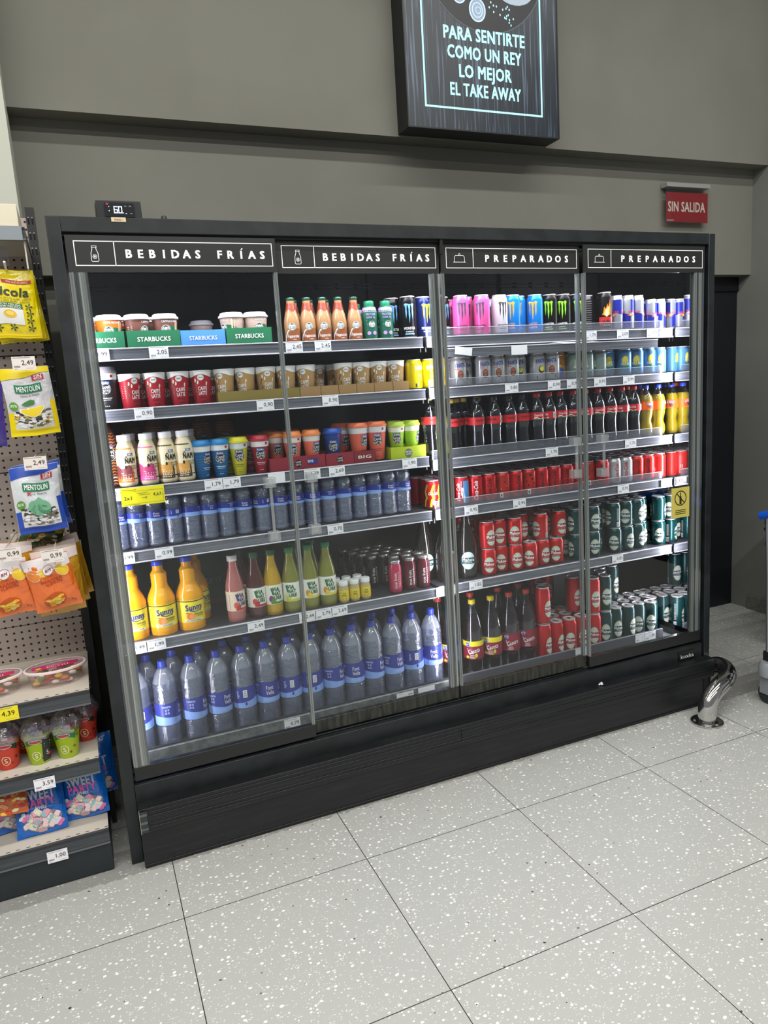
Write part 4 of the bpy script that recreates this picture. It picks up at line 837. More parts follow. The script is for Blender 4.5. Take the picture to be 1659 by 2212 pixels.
for i, (k, x) in enumerate(zip(seq, cxs)): put(P[k], x, .165+(.02 if k == 'cle' and i == 12 else 0), zr4 if i > 1 else z4, fan(x, [.1, .6, .1, .1, .1, -.1, .4, .1, .1, .1, .1, .4, .3, 0, .5, .1, .3, .1][i]),
    '%s can in the front row of the fourth shelf, %s' % ({'cst': 'red and yellow striped', 'cl': 'red white-lettered', 'cbl': 'red white and blue', 'cz': 'red black-lettered', 'cle': 'red chequered', 'csi': 'silver', 'cgr': 'bright red'}[k], ordn(i, 19)), 'drink can', gc4)
put(P['cgr'], 2.471, .165, zr4, fan(2.47, .9), 'bright red can in the front row of the fourth shelf, rightmost', 'drink can', gc4)
for r_ in range(1, 5):
    for i, x in enumerate(cxs[0:]+[2.471]):
        if r_ > 2 and i < 2: continue
        put(P['cz' if i < 14 else ('csi' if i < 16 else 'cgr')], x+.008*((r_ % 2)*2-1)+.004, .165+.0685*r_, zr4 if i > 1 else z4, rnd.uniform(-1, 1), 'silver-topped can on the fourth shelf, %s row back, %s' % (ORD[r_], ordn(i if r_ < 3 else i-2, 19 if r_ < 3 else 17)), 'drink can', gc4)

# --- beer cans
def mah_art(c2, sub, ovals=True):
    def art(d, r, h):
        for u in (0, pi*r*.98):
            zc = h*.42; hh = min(h*.30, .040)
            d.ell(u, zc, .0228, hh, M('#8f8a5e', .4), 1); d.ell(u, zc, .0212, hh*.93, M('#c9cfc4', .35), 2); d.ring(u, zc, .0165, hh*.80, .0007, M('#8f9a8c', .4), 3)
            d.rect(u-.0250, zc-.0145, u+.0250, zc+.0125, M(c2, .4), 3, n=6)
            d.text('Mahou', u, zc+.0035, .0130, Wh, bold=.06, w=.041, layer=4)
            if sub == '*':
                for k in range(5): d.ell(u-.012+.006*k, zc-.0090, .0016, .0016, Wh, 4, n=5, rings=1)
            else: d.text(sub, u, zc-.0090, .0040, Wh, w=.024, layer=4)
        d.rect(pi*r*.5-.006, h*.07, pi*r*.5+.008, h*.26, Wh, 2, n=2); d.bars(pi*r*.5-.005, h*.08, .012, h*.16, m_ink, 7, 3)
        for k in range(14): d.rect(pi*r*.5-.005, h*(.32+.035*k), pi*r*.5+.005, h*(.334+.035*k), M('#c9b9b0'), 2)
    return art
P['mr'] = can(.033, .115, '#c4161c', mah_art('#9c1218', '*'), metal=.45); P['mg'] = can(.033, .115, '#0f4143', mah_art('#0b3a3a', 'CLASICA'), metal=.45, rough=.25)
P['mr5'] = can(.033, .168, '#c01a1f', mah_art('#9c1218', '*'), metal=.45); P['mg5'] = can(.033, .168, '#0d393b', mah_art('#0b3535', 'CLASICA'), metal=.4, rough=.3)
z5 = SHELF_L[4]; zr5 = SHELF_R[4]-.002; gm = 'short beer cans on the fifth shelf'; cname = {'mr': 'red', 'mg': 'green', 'mr5': 'tall red', 'mg5': 'tall green'}
low = [('mr', 1.545, .165), ('mr', 1.612, .18), ('mr', 1.680, .165), ('mr', 1.750, .160), ('mr', 1.820, .17), ('mr', 1.889, .165), ('mg', 1.998, .165), ('mg', 2.092, .165), ('mg', 2.145, .21), ('mg', 2.212, .165), ('mg', 2.282, .165), ('mg', 2.348, .17), ('mg', 2.404, .21), ('mg', 2.470, .165)]
ra = [.1, .15, .25, -.1, .6, .0, -.9, .3, .2, -.05, .7, .9, .6, .2]
for i, (k, x, y) in enumerate(low): put(P[k], x, y, zr5, fan(x, ra[i]), '%s short beer can in the lower front row, %s' % (cname[k], ordn(i, 14)), 'drink can', gm)
up = [('mr', 1.505, .268, .6), ('mr', 1.542, .165, .6), ('mr', 1.608, .18, .2), ('mr', 1.678, .165, .05), ('mr', 1.750, .225, .5), ('mr', 1.818, .175, -.7), ('mr', 1.889, .25, .5), ('mr', 1.914, .175, .5), ('mg', 1.996, .165, -.8), ('mg', 2.090, .165, .5), ('mg', 2.140, .21, .3), ('mg', 2.206, .165, -.9), ('mg', 2.278, .168, .0), ('mg', 2.342, .17, 1.0), ('mg', 2.398, .21, .7), ('mg', 2.470, .165, 1.6)]
for i, (k, x, y, a) in enumerate(up): put(P[k], x, y, zr5+.1155, fan(x, a), '%s short beer can in the upper front layer, %s' % (cname[k], ordn(i, 16)), 'drink can', gm)
for r_ in range(1, 6):
    for i in range(15):
        x = 1.50+.0675*i+(.033 if r_ % 2 else 0)
        if x > 2.47: continue
        y = .24+.0665*(r_-1)
        if r_ == 1 and any(abs(x-ux) < .06 and uy > .2 for _, ux, uy, _a in up): y += .012
        if y > .56: continue
        if any(((x-ux)**2+(y-uy)**2)**.5 < .0655 for _, ux, uy, _a in up): continue
        put(P['mr' if x < 1.96 else 'mg'], x, y, zr5+.1155, rnd.uniform(-1.5, .5), '%s short beer can, upper layer, %s row back, %s' % ('red' if x < 1.96 else 'green', ORD[r_], ORD[i]), 'drink can', gm)
for i in range(14):
    x = 1.51+.0685*i
    if any(((x-ux)**2+(.245-uy)**2)**.5 < .066 for _, ux, uy in low): continue
    put(P['mr' if x < 1.96 else 'mg'], x, .245, zr5, -.3, '%s short beer can, lower layer, second row, %s' % ('red' if x < 1.96 else 'green', ORD[i]), 'drink can', gm)

# --- fifth shelf left: juices
sp = [(.042, 0), (.046, .004), (.0475, .010), (.046, .015), (.0485, .02), (.0465, .025), (.0485, .031), (.0475, .036), (.0475, .120), (.0487, .125), (.0475, .134), (.041, .152), (.033, .168), (.0285, .178)]+[(.0283-.0012*(i % 2), .181+.0065*i) for i in range(7)]+[(.0265, .226), (.0215, .233), (.0185, .238), (.0185, .258)]
def sunny_art(d, R, z0, z1):
    H = z1-z0; d.rect(-pi*R, z1-.006, pi*R, z1-.003, M('#3a1d10'), 2, n=30); bl = M('#20338c', .4)
    d.text('Sunny', .004, z0+H*.68, .022, bl, bold=.07, w=.062, layer=3, rot=.06); d.line([(-.012, z0+H*.52), (.004, z0+H*.46), (.022, z0+H*.50), (.034, z0+H*.60)], .0028, bl, 3)
    d.ell(-.012, z0+H*.28, .013, .0125, M('#ee7a2c', .5), 2); d.ell(-.004, z0+H*.26, .010, .011, M('#f39c5a', .5), 3); d.poly([(-.030, z0+H*.42), (-.012, z0+H*.38), (-.018, z0+H*.44)], M('#3d7a35'), 3)
    d.text('MANDARINA', .020, z0+H*.36, .006, m_ink, w=.034, bold=.03, layer=4); d.text('CALIPOLIS', .022, z0+H*.27, .005, M('#2c5a2c'), w=.028, layer=4)
    d.rect(-.034, z0+.003, .036, z0+.011, M('#e9e6d0', .5), 2, n=6); d.text('0% AZUCARES', 0, z0+.007, .004, M('#27348c'), w=.05, layer=3)
    for k in range(6): d.rect(.05, z0+H*(.2+.1*k), .075, z0+H*(.23+.1*k), M('#6a6430'), 2)
P['sun'] = bottle('juice_bottle', sp, M('#eea400', .25, coat=.5), (.0205, .252, .270, M('#2b3fc0', .35)), (.036, .118, M('#f2dc2c', .45), sunny_art), n=32)
for i, (x, y, a) in enumerate([(.112, .185, .1), (.211, .185, .12), (.310, .185, .15), (.347, .29, .5)]): put(P['sun'], x, y, z5-.008, fan(x, a), 'large orange juice bottle with blue cap, %s' % ('leftmost, cut by the stile', 'middle of the front three', 'rightmost of the front three', 'set back behind the third')[i], 'bottle', 'orange juice bottles')
def box_thing(name, x0, x1, y0, y1, z0, z1, col, label, cat, art=None, rough=.6):
    mb = MB().box(-(x1-x0)/2, (x1-x0)/2, 0, y1-y0, 0, z1-z0, M(col, rough))
    if art: d = Dec(); art(d); d.onto(mb, flat(0))
    return tag(mb.build(name, None, ((x0+x1)/2, y0, z0), bevel=.0015), label, cat)
def green_art(d):
    r = M('#a02a24', .6); pts = []
    for k in range(10): rr = .030 if k % 2 == 0 else .012; t = pi/2+k*pi/5; pts.append((.03+rr*sin(t-pi/2)*1, .16+rr*cos(t-pi/2)))
    d.poly(pts, r); d.text('Heineken', .05, .10, .03, M('#9aa89a'), w=.19); d.rect(-.2, .0, .2, .018, M('#8c2420'))
box_thing('beer_carton', .12, .52, .44, .58, z5-.001, z5+.205, '#0c3a1e', 'dark green beer carton with a red star behind the orange juice', 'carton', green_art)
vp = [(.029, 0), (.033, .004), (.034, .02), (.034, .125), (.032, .142), (.024, .175), (.0165, .205), (.0155, .225), (.0155, .232)]
def vn_art(fr, c1, tcol='#1f6b3a'):
    def art(d, R, z0, z1):
        t = M(tcol, .5); H = z1-z0
        d.text('ViA', .000, z0+H*.79, .0145, t, bold=.10, w=.027, layer=3, rot=-.06); d.text('NAT', .004, z0+H*.56, .0135, t, bold=.10, w=.030, layer=3); d.text('URE', .007, z0+H*.34, .0135, t, bold=.10, w=.030, layer=3)
        d.poly([(-.020, z0+H*.86), (-.013, z0+H*.86), (-.008, z0+H*.52), (-.014, z0+H*.50)], t, 3)
        d.ell(-.018, z0+H*.30, .009, .012, M(fr, .5), 2); d.ell(-.010, z0+H*.20, .008, .008, M(c1, .5), 3); d.rect(-.02, z0+.002, .034, z0+.010, M(c1, .5), 2, n=5)
        for k in range(9): d.rect(-.060, z0+H*(.1+.09*k), -.040, z0+H*(.13+.09*k), M('#9a9a8c'), 2)
    return art
def vn(liq, cap, fr, c1, lab='#eeece2', tcol='#1f6b3a'):
    return bottle('juice_bottle', vp, M(liq, .18, coat=.7), (.0185, .228, .248, M(cap, .4)), (.045, .118, M(lab, .5), vn_art(fr, c1, tcol)))
P['v1'] = vn('#b06a66', '#e6e0e4', '#d9604a', '#c23a3a', '#ecd6c0', '#3a3a7a'); P['v2'] = vn('#4c1f20', '#2c5f43', '#cc3a3a', '#b81f30'); P['v3'] = vn('#c29a1c', '#2f5f3c', '#7a3a7a', '#5a8c2c'); P['v4'] = vn('#7f8034', '#1f7a4c', '#dcd9a8', '#c9c92c'); P['v5'] = vn('#7f8034', '#1f7a4c', '#d9922c', '#e6cf3a')
gj = 'glass juice bottles on the fifth shelf'
for k, x, y, ex, lab in [('v1', .470, .165, .55, 'pink juice bottle with white cap'), ('v2', .548, .168, .35, 'dark red juice bottle with green cap and white label'), ('v3', .612, .168, .3, 'yellow juice bottle with green cap'), ('v4', .683, .165, -.1, 'olive green juice bottle, left one of three'), ('v5', .755, .165, .3, 'olive green juice bottle, middle one of three'), ('v5', .826, .165, .3, 'olive green juice bottle, right one of three'), ('v2', .512, .25, .4, 'purple juice bottle behind the pink one'), ('v4', .72, .245, .3, 'olive green juice bottle in the second row, left'), ('v5', .79, .245, .3, 'olive green juice bottle in the second row, right')]:
    put(P[k], x, y, z5-.003, fan(x, ex), lab, 'bottle', gj)
def shot_art(d, R, z0, z1): d.text('ViA', 0, z0+.028, .006, M('#2f7a3a'), bold=.08, w=.014, layer=3); d.text('Ginger', 0, z0+.020, .006, m_ink, bold=.04, w=.018, layer=3); d.rect(-.009, z0+.010, .009, z0+.012, m_ink, 2); d.rect(-.007, z0+.005, .007, z0+.007, m_ink, 2)
P['shot'] = bottle('ginger_shot_bottle', [(.017, 0), (.0195, .003), (.020, .01), (.020, .058), (.0165, .066), (.0160, .070)], M('#b8a878', .25, coat=.4), (.0185, .068, .086, M('#e9e8ea', .4)), (.012, .052, M('#e3c92c', .5), shot_art))
for i, (x, y) in enumerate([(.885, .15), (.930, .15), (.976, .15), (.872, .205), (.917, .205), (.964, .205)]): put(P['shot'], x, y, z5-.002, fan(x, .1), 'tiny ginger shot bottle with white cap, %s row, %s' % (('front', 'back')[i//3], ('left', 'middle', 'right')[i % 3]), 'bottle', 'ginger shots')
def tf_art(d, R, z0, z1):
    d.text('true fruits', -.001, .052, .0115, Wh, rot=pi/2, w=.062, layer=2, bold=.0)
    for k in range(7): d.line([(.007+.003*(k % 3), .030+.009*k), (.018, .030+.009*k)], .0007, Wh, 2)
    d.line([(.012, .02), (.012, .09)], .0006, Wh, 2)
def tf(liq):
    pf = [(.022, 0), (.0255, .004), (.0265, .02), (.0265, .095), (.024, .110), (.0205, .120), (.0205, .124)]
    e = bottle('smoothie_bottle', pf, M(liq, .18, coat=.6), (.0225, .120, .132, M('#b9b4b6', .3, .8)), None); mb = MB(); d = Dec(); tf_art(d, .0265, 0, 0); d.onto(mb, wrap(pf, .0265)); mb.build('lettering', e); return e
P['tp'] = tf('#b52a50'); P['td'] = tf('#5c1826'); P['tk'] = tf('#1a1012')
gt = 'smoothie bottles on the fifth shelf'
put(P['tp'], 1.108, .155, z5, fan(1.1, .05), 'bright pink smoothie bottle in front', 'bottle', gt); put(P['td'], 1.176, .165, z5, fan(1.17, .1), 'dark red smoothie bottle, left one of the front pair', 'bottle', gt); put(P['td'], 1.238, .165, z5, fan(1.24, .1), 'dark red smoothie bottle, right one of the front pair', 'bottle', gt)
q = 0
for r_, y in enumerate((.225, .285, .345, .405, .465)):
    for i, x in enumerate((1.05, 1.105, 1.16, 1.215)):
        if r_ == 0 and i == 0: continue
        put(P['td' if r_ < 1 else 'tk'], x-.02*r_+.03, y, z5, fan(x, .3), 'dark smoothie bottle with silver cap, %s row back, %s' % (ORD[r_+1], ORD[i]), 'bottle', gt)
# litre beer bottles behind the middle stile
lp_ = [(.040, 0), (.044, .006), (.045, .02), (.045, .135), (.042, .155), (.030, .195), (.0185, .235), (.0150, .262), (.0150, .278)]
def lit_art(d, R, z0, z1):
    zc = (z0+z1)/2; d.ell(0, zc, .030, .038, M('#9fc4c0', .4), 1); d.ell(0, zc, .0275, .035, M('#d5e2dd', .4), 2); d.rect(-.031, zc-.014, .031, zc+.013, M('#1c4f58', .4), 3, n=8); d.text('Mahou', 0, zc+.004, .015, Wh, bold=.05, w=.05, layer=4); d.text('CLASICA', 0, zc-.008, .0045, Wh, w=.032, layer=4)
e = bottle('beer_bottle', lp_, M('#15100e', .10, coat=1.), (.0165, .272, .290, M('#2c7a78', .4)), None)
lb = MB(); d = Dec(); lit_art(d, .045, .035, .125); d.onto(lb, wrap(lp_, .045)); lb.build('label', e); P['lit'] = e
for i, (x, y, a) in enumerate([(1.292, .26, .3), (1.356, .185, .3), (1.452, .185, .15)]): put(P['lit'], x, y, z5 if i < 2 else zr5, fan(x, a), 'large dark beer bottle with white and teal label, %s' % ('set back at the left', 'just left of the middle stile', 'just right of the middle stile')[i], 'bottle', 'large beer bottles')

# --- bottom deck
z6 = .306; gk = 'large water bottles on the bottom deck'
w6 = [.092, .187, .284, .378, .470, .560, .650, .738, .826, .914, 1.000, 1.088, 1.178, 1.268]
for i, x in enumerate(w6): put(P['w15'], x, .187, z6, fan(x, [-1.5, 1.2, 1.0, .6, -1.6, .1, -1.5, -1.4, .9, .15, .9, .65, -1.3, .1][i]), 'large clear water bottle in the front row, %s of fourteen' % ordn(i, 14), 'bottle', gk)
for i, x in enumerate(w6[:13]): put(P['w15'], x+.045, .285, z6, fan(x, (i*2.1) % 5), 'large clear water bottle in the second row, %s of thirteen' % ordn(i, 13), 'bottle', gk)
cp = [(.038, 0), (.043, .006), (.0445, .03), (.0445, .17), (.042, .20), (.034, .24), (.022, .28), (.0145, .305), (.0140, .318)]
def cas_art(yel):
    def art(d, R, z0, z1):
        H = z1-z0
        if yel: d.rect(-pi*R, z0+H*.72, pi*R, z1, M('#e8d820', .45), 1, n=26)
        d.text('Casera', .006, z0+H*.48, .020, Wh, bold=.02, shear=.3, w=.050, layer=3, rot=.25); d.line([(-.022, z0+H*.62), (-.016, z0+H*.36), (.0, z0+H*.36), (.026, z0+H*.42)], .0022, Wh, 3)
        d.ell(-.020, z0+H*.82, .0105, .0105, M('#1f52a8', .4), 3); d.ring(-.020, z0+H*.82, .009, .009, .0008, Wh, 4); d.text('Nº1', -.020, z0+H*.82, .008, Wh, layer=4, bold=.03)
        d.text('TINTO', -.002, z0+H*.22, .0065, Wh, w=.02, layer=3); d.text('VERANO', -.002, z0+H*.12, .0065, Wh, w=.024, layer=3)
        if yel: d.ell(-.022, z0+H*.13, .007, .006, M('#e6cf3a'), 3); d.ell(.016, z0+H*.22, .006, .009, M('#c9c23a'), 3); d.text('LIMON', .002, z0+.005, .006, M('#e8d820'), w=.02, layer=4)
        else: d.ell(.024, z0+H*.35, .006, .009, M('#7a4a3c'), 3)
    return art
def cas(cap, yel): return bottle('wine_cooler_bottle', cp, m_pet, (.0155, .314, .333, M(cap, .4)), (.078, .158, M('#8c1c34', .4), cas_art(yel)), (.262, M('#2c0d16', .22, coat=.5)))
P['cy'] = cas('#e3c81e', True); P['cd'] = cas('#cf3a2c', False)
gcs = 'red wine cooler bottles on the bottom deck'
for k, x, y, lab in [('cy', 1.372, .215, 'wine cooler bottle with yellow band behind the middle stile'), ('cy', 1.474, .20, 'wine cooler bottle with yellow cap, left one of the pair'), ('cy', 1.567, .20, 'wine cooler bottle with yellow cap, right one of the pair'), ('cd', 1.660, .20, 'wine cooler bottle with red cap and plain red label, left one'), ('cd', 1.748, .20, 'wine cooler bottle with red cap and plain red label, right one'),
                 ('cd', 1.365, .31, 'wine cooler bottle behind the one at the middle stile'), ('cd', 1.52, .295, 'red capped wine cooler bottle behind the yellow capped pair, left'), ('cd', 1.66, .295, 'red capped wine cooler bottle in the second row, middle'), ('cd', 1.77, .295, 'red capped wine cooler bottle in the second row, right')]:
    put(P[k], x, y, z6, fan(x, -.1 if k == 'cy' else .1), lab, 'bottle', gcs)
gt5 = 'tall beer cans on the bottom deck'
zt5 = .306
b1 = [('mr5', 1.822, .175, .9), ('mr5', 1.888, .175, .9), ('mr5', 1.957, .172, .2), ('mr5', 2.025, .178, .45), ('mr5', 2.094, .172, .1), ('mg5', 2.162, .175, .15), ('mg5', 2.230, .185, .5), ('mg5', 2.296, .175, .95), ('mg5', 2.362, .18, .05), ('mg5', 2.422, .165, .15), ('mg5', 2.470, .215, .6)]
for i, (k, x, y, a) in enumerate(b1): put(P[k], x, y, zt5, fan(x, a), '%s beer can, lower front row of the bottom deck, %s' % (cname[k], ordn(i, 11)), 'drink can', gt5)
for i in range(9): x = 1.92+.068*i; put(P['mr5' if x < 2.12 else 'mg5'], x, .243, zt5, -.4, '%s beer can, lower layer, second row, %s' % ('tall red' if x < 2.12 else 'tall green', ordn(i, 9)), 'drink can', gt5)
for i in range(9): x = 1.95+.067*i; put(P['mr5' if x < 2.12 else 'mg5'], x, .311, zt5, -.2, '%s beer can, lower layer, third row, %s' % ('tall red' if x < 2.12 else 'tall green', ordn(i, 9)), 'drink can', gt5)
b2 = [('mr5', 1.822, .178, .9), ('mr5', 1.860, .245, .5), ('mr5', 1.930, .40, .3), ('mr5', 2.000, .40, .3), ('mr5', 2.030, .240, .9), ('mr5', 2.094, .175, .5), ('mg5', 2.162, .178, .4), ('mg5', 2.235, .30, .6), ('mg5', 2.305, .30, 1.0), ('mg5', 2.19, .245, .4)]
for i, (k, x, y, a) in enumerate(b2): put(P[k], x, y, zt5+.1685, fan(x, a), '%s beer can in the upper layer of the bottom deck, %s placed' % (cname[k], ORD[i]), 'drink can', gt5)
for i, (x, y) in enumerate(((1.93, .40), (2.00, .40), (1.853, .245))): put(P['mr5'], x, y, zt5, .2, 'tall red beer can low at the back, %s of three' % ('middle', 'right', 'left')[i], 'drink can', gt5)

# ---------------------------------------------------------------- fittings on and around the cabinet
c = empty('temperature_controller', (.212, .03, 2.1155), 0, 'small black digital temperature controller showing 6.0 on top of the cabinet', 'controller')
MB().box(-.066, .066, 0, .07, 0, .055, m_black).build('housing', c, bevel=.002)
fc = MB().box(-.040, .044, -.008, 0, .006, .047, M('#17191c', .25)); dg = M('#cfe6ff', .5, emit=2.2); d = Dec()
def seg7(d, ch, u, v, s, m):
    S_ = {'6': 'acdefg', '0': 'abcdef'}[ch]; t = .22*s; h = s; w2 = .55*s
    R_ = {'a': (-w2, h-t, w2, h), 'g': (-w2, -t/2, w2, t/2), 'd': (-w2, -h, w2, -h+t), 'b': (w2-t, 0, w2, h), 'c': (w2-t, -h, w2, 0), 'e': (-w2, -h, -w2+t, 0), 'f': (-w2, 0, -w2+t, h)}
    for k in S_: a, b_, c_, e_ = R_[k]; d.rect(u+a, v+b_, u+c_, v+e_, m, 2)
seg7(d, '6', -.010, .0265, .010, dg); seg7(d, '0', .003, .0265, .010, dg); d.rect(.0105, .0165, .0125, .0185, dg, 2); d.rect(-.037, .040, -.030, .045, M('#c02a2a'), 2)
for u, v in ((.019, .037), (.032, .037), (.034, .016)): d.line([(u-.003, v-.001), (u, v+.002), (u+.003, v-.001)], .0009, M('#d9dde2'), 2)
d.rect(.017, .0145, .022, .017, M('#d9dde2'), 2); d.rect(-.030, .034, -.028, .036, dg, 2); d.rect(-.030, .022, -.028, .024, dg, 2)
d.onto(fc, flat(-.008)); fc.build('display', c, bevel=0)
mb = MB().box(-.021, .021, -.0012, 0, -.007, .006, M('#d9c3a2', .6)); d = Dec(); d.text('MURAL 1', 0, -.001, .005, M('#5a4a36'), w=.024); d.onto(mb, flat(-.0012)); tag(mb.build('name_sticker', None, (.205, -.0002, 2.109)), 'small beige sticker below the temperature controller on the top rail', 'sticker')
k = MB().lathe([(.008, 0), (.0085, .002), (.008, .016), (.006, .019)], M('#16181a', .4), 16); tag(k.build('knob', None, (.346, .05, 2.115)), 'small black knob on the cabinet top right of the controller', 'knob')
mb = MB().add([(1.55+.012*cos(a)*(1+.3*sin(3*a)), -.03+.008*sin(a), .223+.004*abs(sin(2*a))) for a in [2*pi*i/10 for i in range(10)]]+[(1.552, -.03, .238)], [(i, (i+1) % 10, 10) for i in range(10)], M('#c9cac6', .4))
o = mb.build('crumpled_foil', None, (.42, 0, 0)); tag(o, 'scrap of crumpled foil lying on the bumper rail', 'litter')

# lit advertising box on the upper wall
sb = empty('light_box_sign', (0, 0, 0), 0, 'black illuminated advertising box with white Spanish lettering high on the grey wall', 'sign')
x0, x1, yf, zb, ztop = 1.519, 2.325, .665, 2.682, 3.90
fm = MB().box(x0, x1, yf+.004, .775, zb, zb+.02, M('#16191b', .45)).box(x0, x0+.02, yf+.004, .775, zb+.02, ztop, M('#16191b', .45)).box(x1-.02, x1, yf+.004, .775, zb+.02, ztop, M('#16191b', .45)).box(x0, x1, yf+.004, .775, ztop-.02, ztop, M('#16191b', .45)).box(x0, x1, yf-.002, yf+.004, zb, zb+.006, M('#16191b', .45)).box(x0, x0+.006, yf-.002, yf+.004, zb+.006, ztop, M('#16191b', .45)).box(x1-.006, x1, yf-.002, yf+.004, zb+.006, ztop, M('#16191b', .45))
fm.build('frame', sb)
pm = bpy.data.materials.new('lit_wood_poster'); pm.use_nodes = True; t = pm.node_tree; b = t.nodes['Principled BSDF']
tc = N(t, 'ShaderNodeTexCoord'); mp = N(t, 'ShaderNodeMapping'); mp.inputs['Scale'].default_value = (60, 1, 1.6); nz = N(t, 'ShaderNodeTexNoise'); nz.inputs['Scale'].default_value = 1.6; nz.inputs['Detail'].default_value = 7
cr = N(t, 'ShaderNodeValToRGB'); cr.color_ramp.elements[0].position = .53; cr.color_ramp.elements[1].position = 1.0; cr.color_ramp.elements[0].color = lin('#1a2128'); cr.color_ramp.elements[1].color = lin('#8296b0')
t.links.new(tc.outputs['Object'], mp.inputs[0]); t.links.new(mp.outputs[0], nz.inputs[0]); t.links.new(nz.outputs[0], cr.inputs[0]); t.links.new(cr.outputs[0], b.inputs['Base Color']); t.links.new(cr.outputs[0], b.inputs['Emission Color']); b.inputs['Emission Strength'].default_value = .65; b.inputs['Roughness'].default_value = .35
m_lit = M('#a6dfe8', .5, emit=.78); m_plate = M('#15191e', .4)
ps = MB().box(x0+.006, x1-.006, yf, yf+.004, zb+.006, ztop-.006, pm); d = Dec()
d.frame(1.606, 2.772, 2.230, 3.80, .0085, m_lit, 3)
d.ell(1.935, 3.42, .315, .315, m_plate, 1, n=48, rings=4); d.ring(1.935, 3.42, .318, .318, .005, M('#4a5661', .4, emit=.2), 2, n=48)
for tx_, uc, zc, w2 in (('PARA SENTIRTE', 1.926, 3.090, .425), ('COMO UN REY', 1.924, 3.013, .388), ('LO MEJOR', 1.924, 2.936, .276), ('EL TAKE AWAY', 1.924, 2.858, .374)): d.text(tx_, uc, zc, .052, m_lit, w=w2, bold=.075, layer=3)
on = M('#8fa3b8', .5, emit=.45); on2 = M('#c3d6e6', .5, emit=.5)
for u, v, r in ((1.892, 3.195, .050), (1.80, 3.255, .045)):
    d.ell(u, v, r*.86, r, on, 3); d.ring(u, v, r*.86, r, .006, on2, 4); d.ring(u, v, r*.55, r*.64, .004, on2, 4); d.ring(u+.004, v, r*.28, r*.3, .003, on2, 4)
d.ell(2.09, 3.30, .10, .062, M('#aebccb', .6, emit=.35), 3)
for i in range(18): a = rnd.uniform(0, 6.28); r = rnd.uniform(.02, .2); u, v = 2.02+r*cos(a)*.8, 3.20+r*sin(a)*.3; d.ell(u, v, .0035, .005, m_lit, 4, n=7, rings=1)
d.onto(ps, flat(yf)); ps.build('poster', sb)

# SIN SALIDA sign
ss = empty('exit_sign', (3.312, .84, 2.357), 0, 'red SIN SALIDA sign in a clear holder on the grey wall above the cabinet', 'sign')
MB().box(-.156, .158, -.014, .038, .188, .210, M('#a9a9a6', .4, .3)).build('rail', ss, bevel=.001)
mb = MB().box(-.152, .152, -.001, .001, .006, .163, M('#8f1a24', .5)); d = Dec(); d.text('SIN SALIDA', -.004, .088, .052, M('#dcd6c9', .5), w=.272, bold=.055); d.rect(-.148, .016, -.095, .018, M('#d9b9b0')); d.rect(-.148, .011, -.10, .013, M('#d9b9b0')); d.onto(mb, flat(-.001)); mb.build('panel', ss)
MB().box(-.156, .156, -.004, -.0025, 0, .188, m_cover).build('clear_cover', ss)

# chrome guard rail at the cabinet corner
gr = empty('guard_rail', (2.426, -.181, 0), 0, 'polished steel bent pipe guard bolted to the floor at the cabinet corner', 'guard rail')
ctrl = [(0, 0, .0), (0, 0, .05), (.006, 0, .085), (.03, .004, .118), (.075, .012, .142), (.13, .026, .158), (.18, .055, .165), (.218, .10, .168), (.235, .150, .166), (.238, .19, .150), (.250, .215, .110), (.262, .228, .06), (.265, .232, 0)]
def spline(P_, n=6):
    out = []
    for i in range(len(P_)-1):
        p0, p1, p2, p3 = [Vector(P_[max(0, min(len(P_)-1, j))]) for j in (i-1, i, i+1, i+2)]
        for k in range(n):
            t_ = k/n; out.append(.5*((2*p1)+(p2-p0)*t_+(2*p0-5*p1+4*p2-p3)*t_**2+(3*p1-3*p2-p0+p3)*t_**3))
    return out+[Vector(P_[-1])]
MB().tube(spline(ctrl), .0385, m_chrome, 28).build('pipe', gr)
for k, (fx_, fy_) in enumerate(((0, 0), (.265, .232))):
    MB().lathe([(.066, 0), (.068, .002), (.068, .007), (.064, .009), (.040, .009)], m_chrome, 32, c=(fx_, fy_), caps=False).build('flange', gr)
    for a in (30, 150, 270): MB().lathe([(.007, .008), (.007, .012), (.005, .014)], M('#8d8b88', .3, .9), 8, c=(fx_+.054*cos(radians(a)), fy_+.054*sin(radians(a)))).build('bolt', gr)

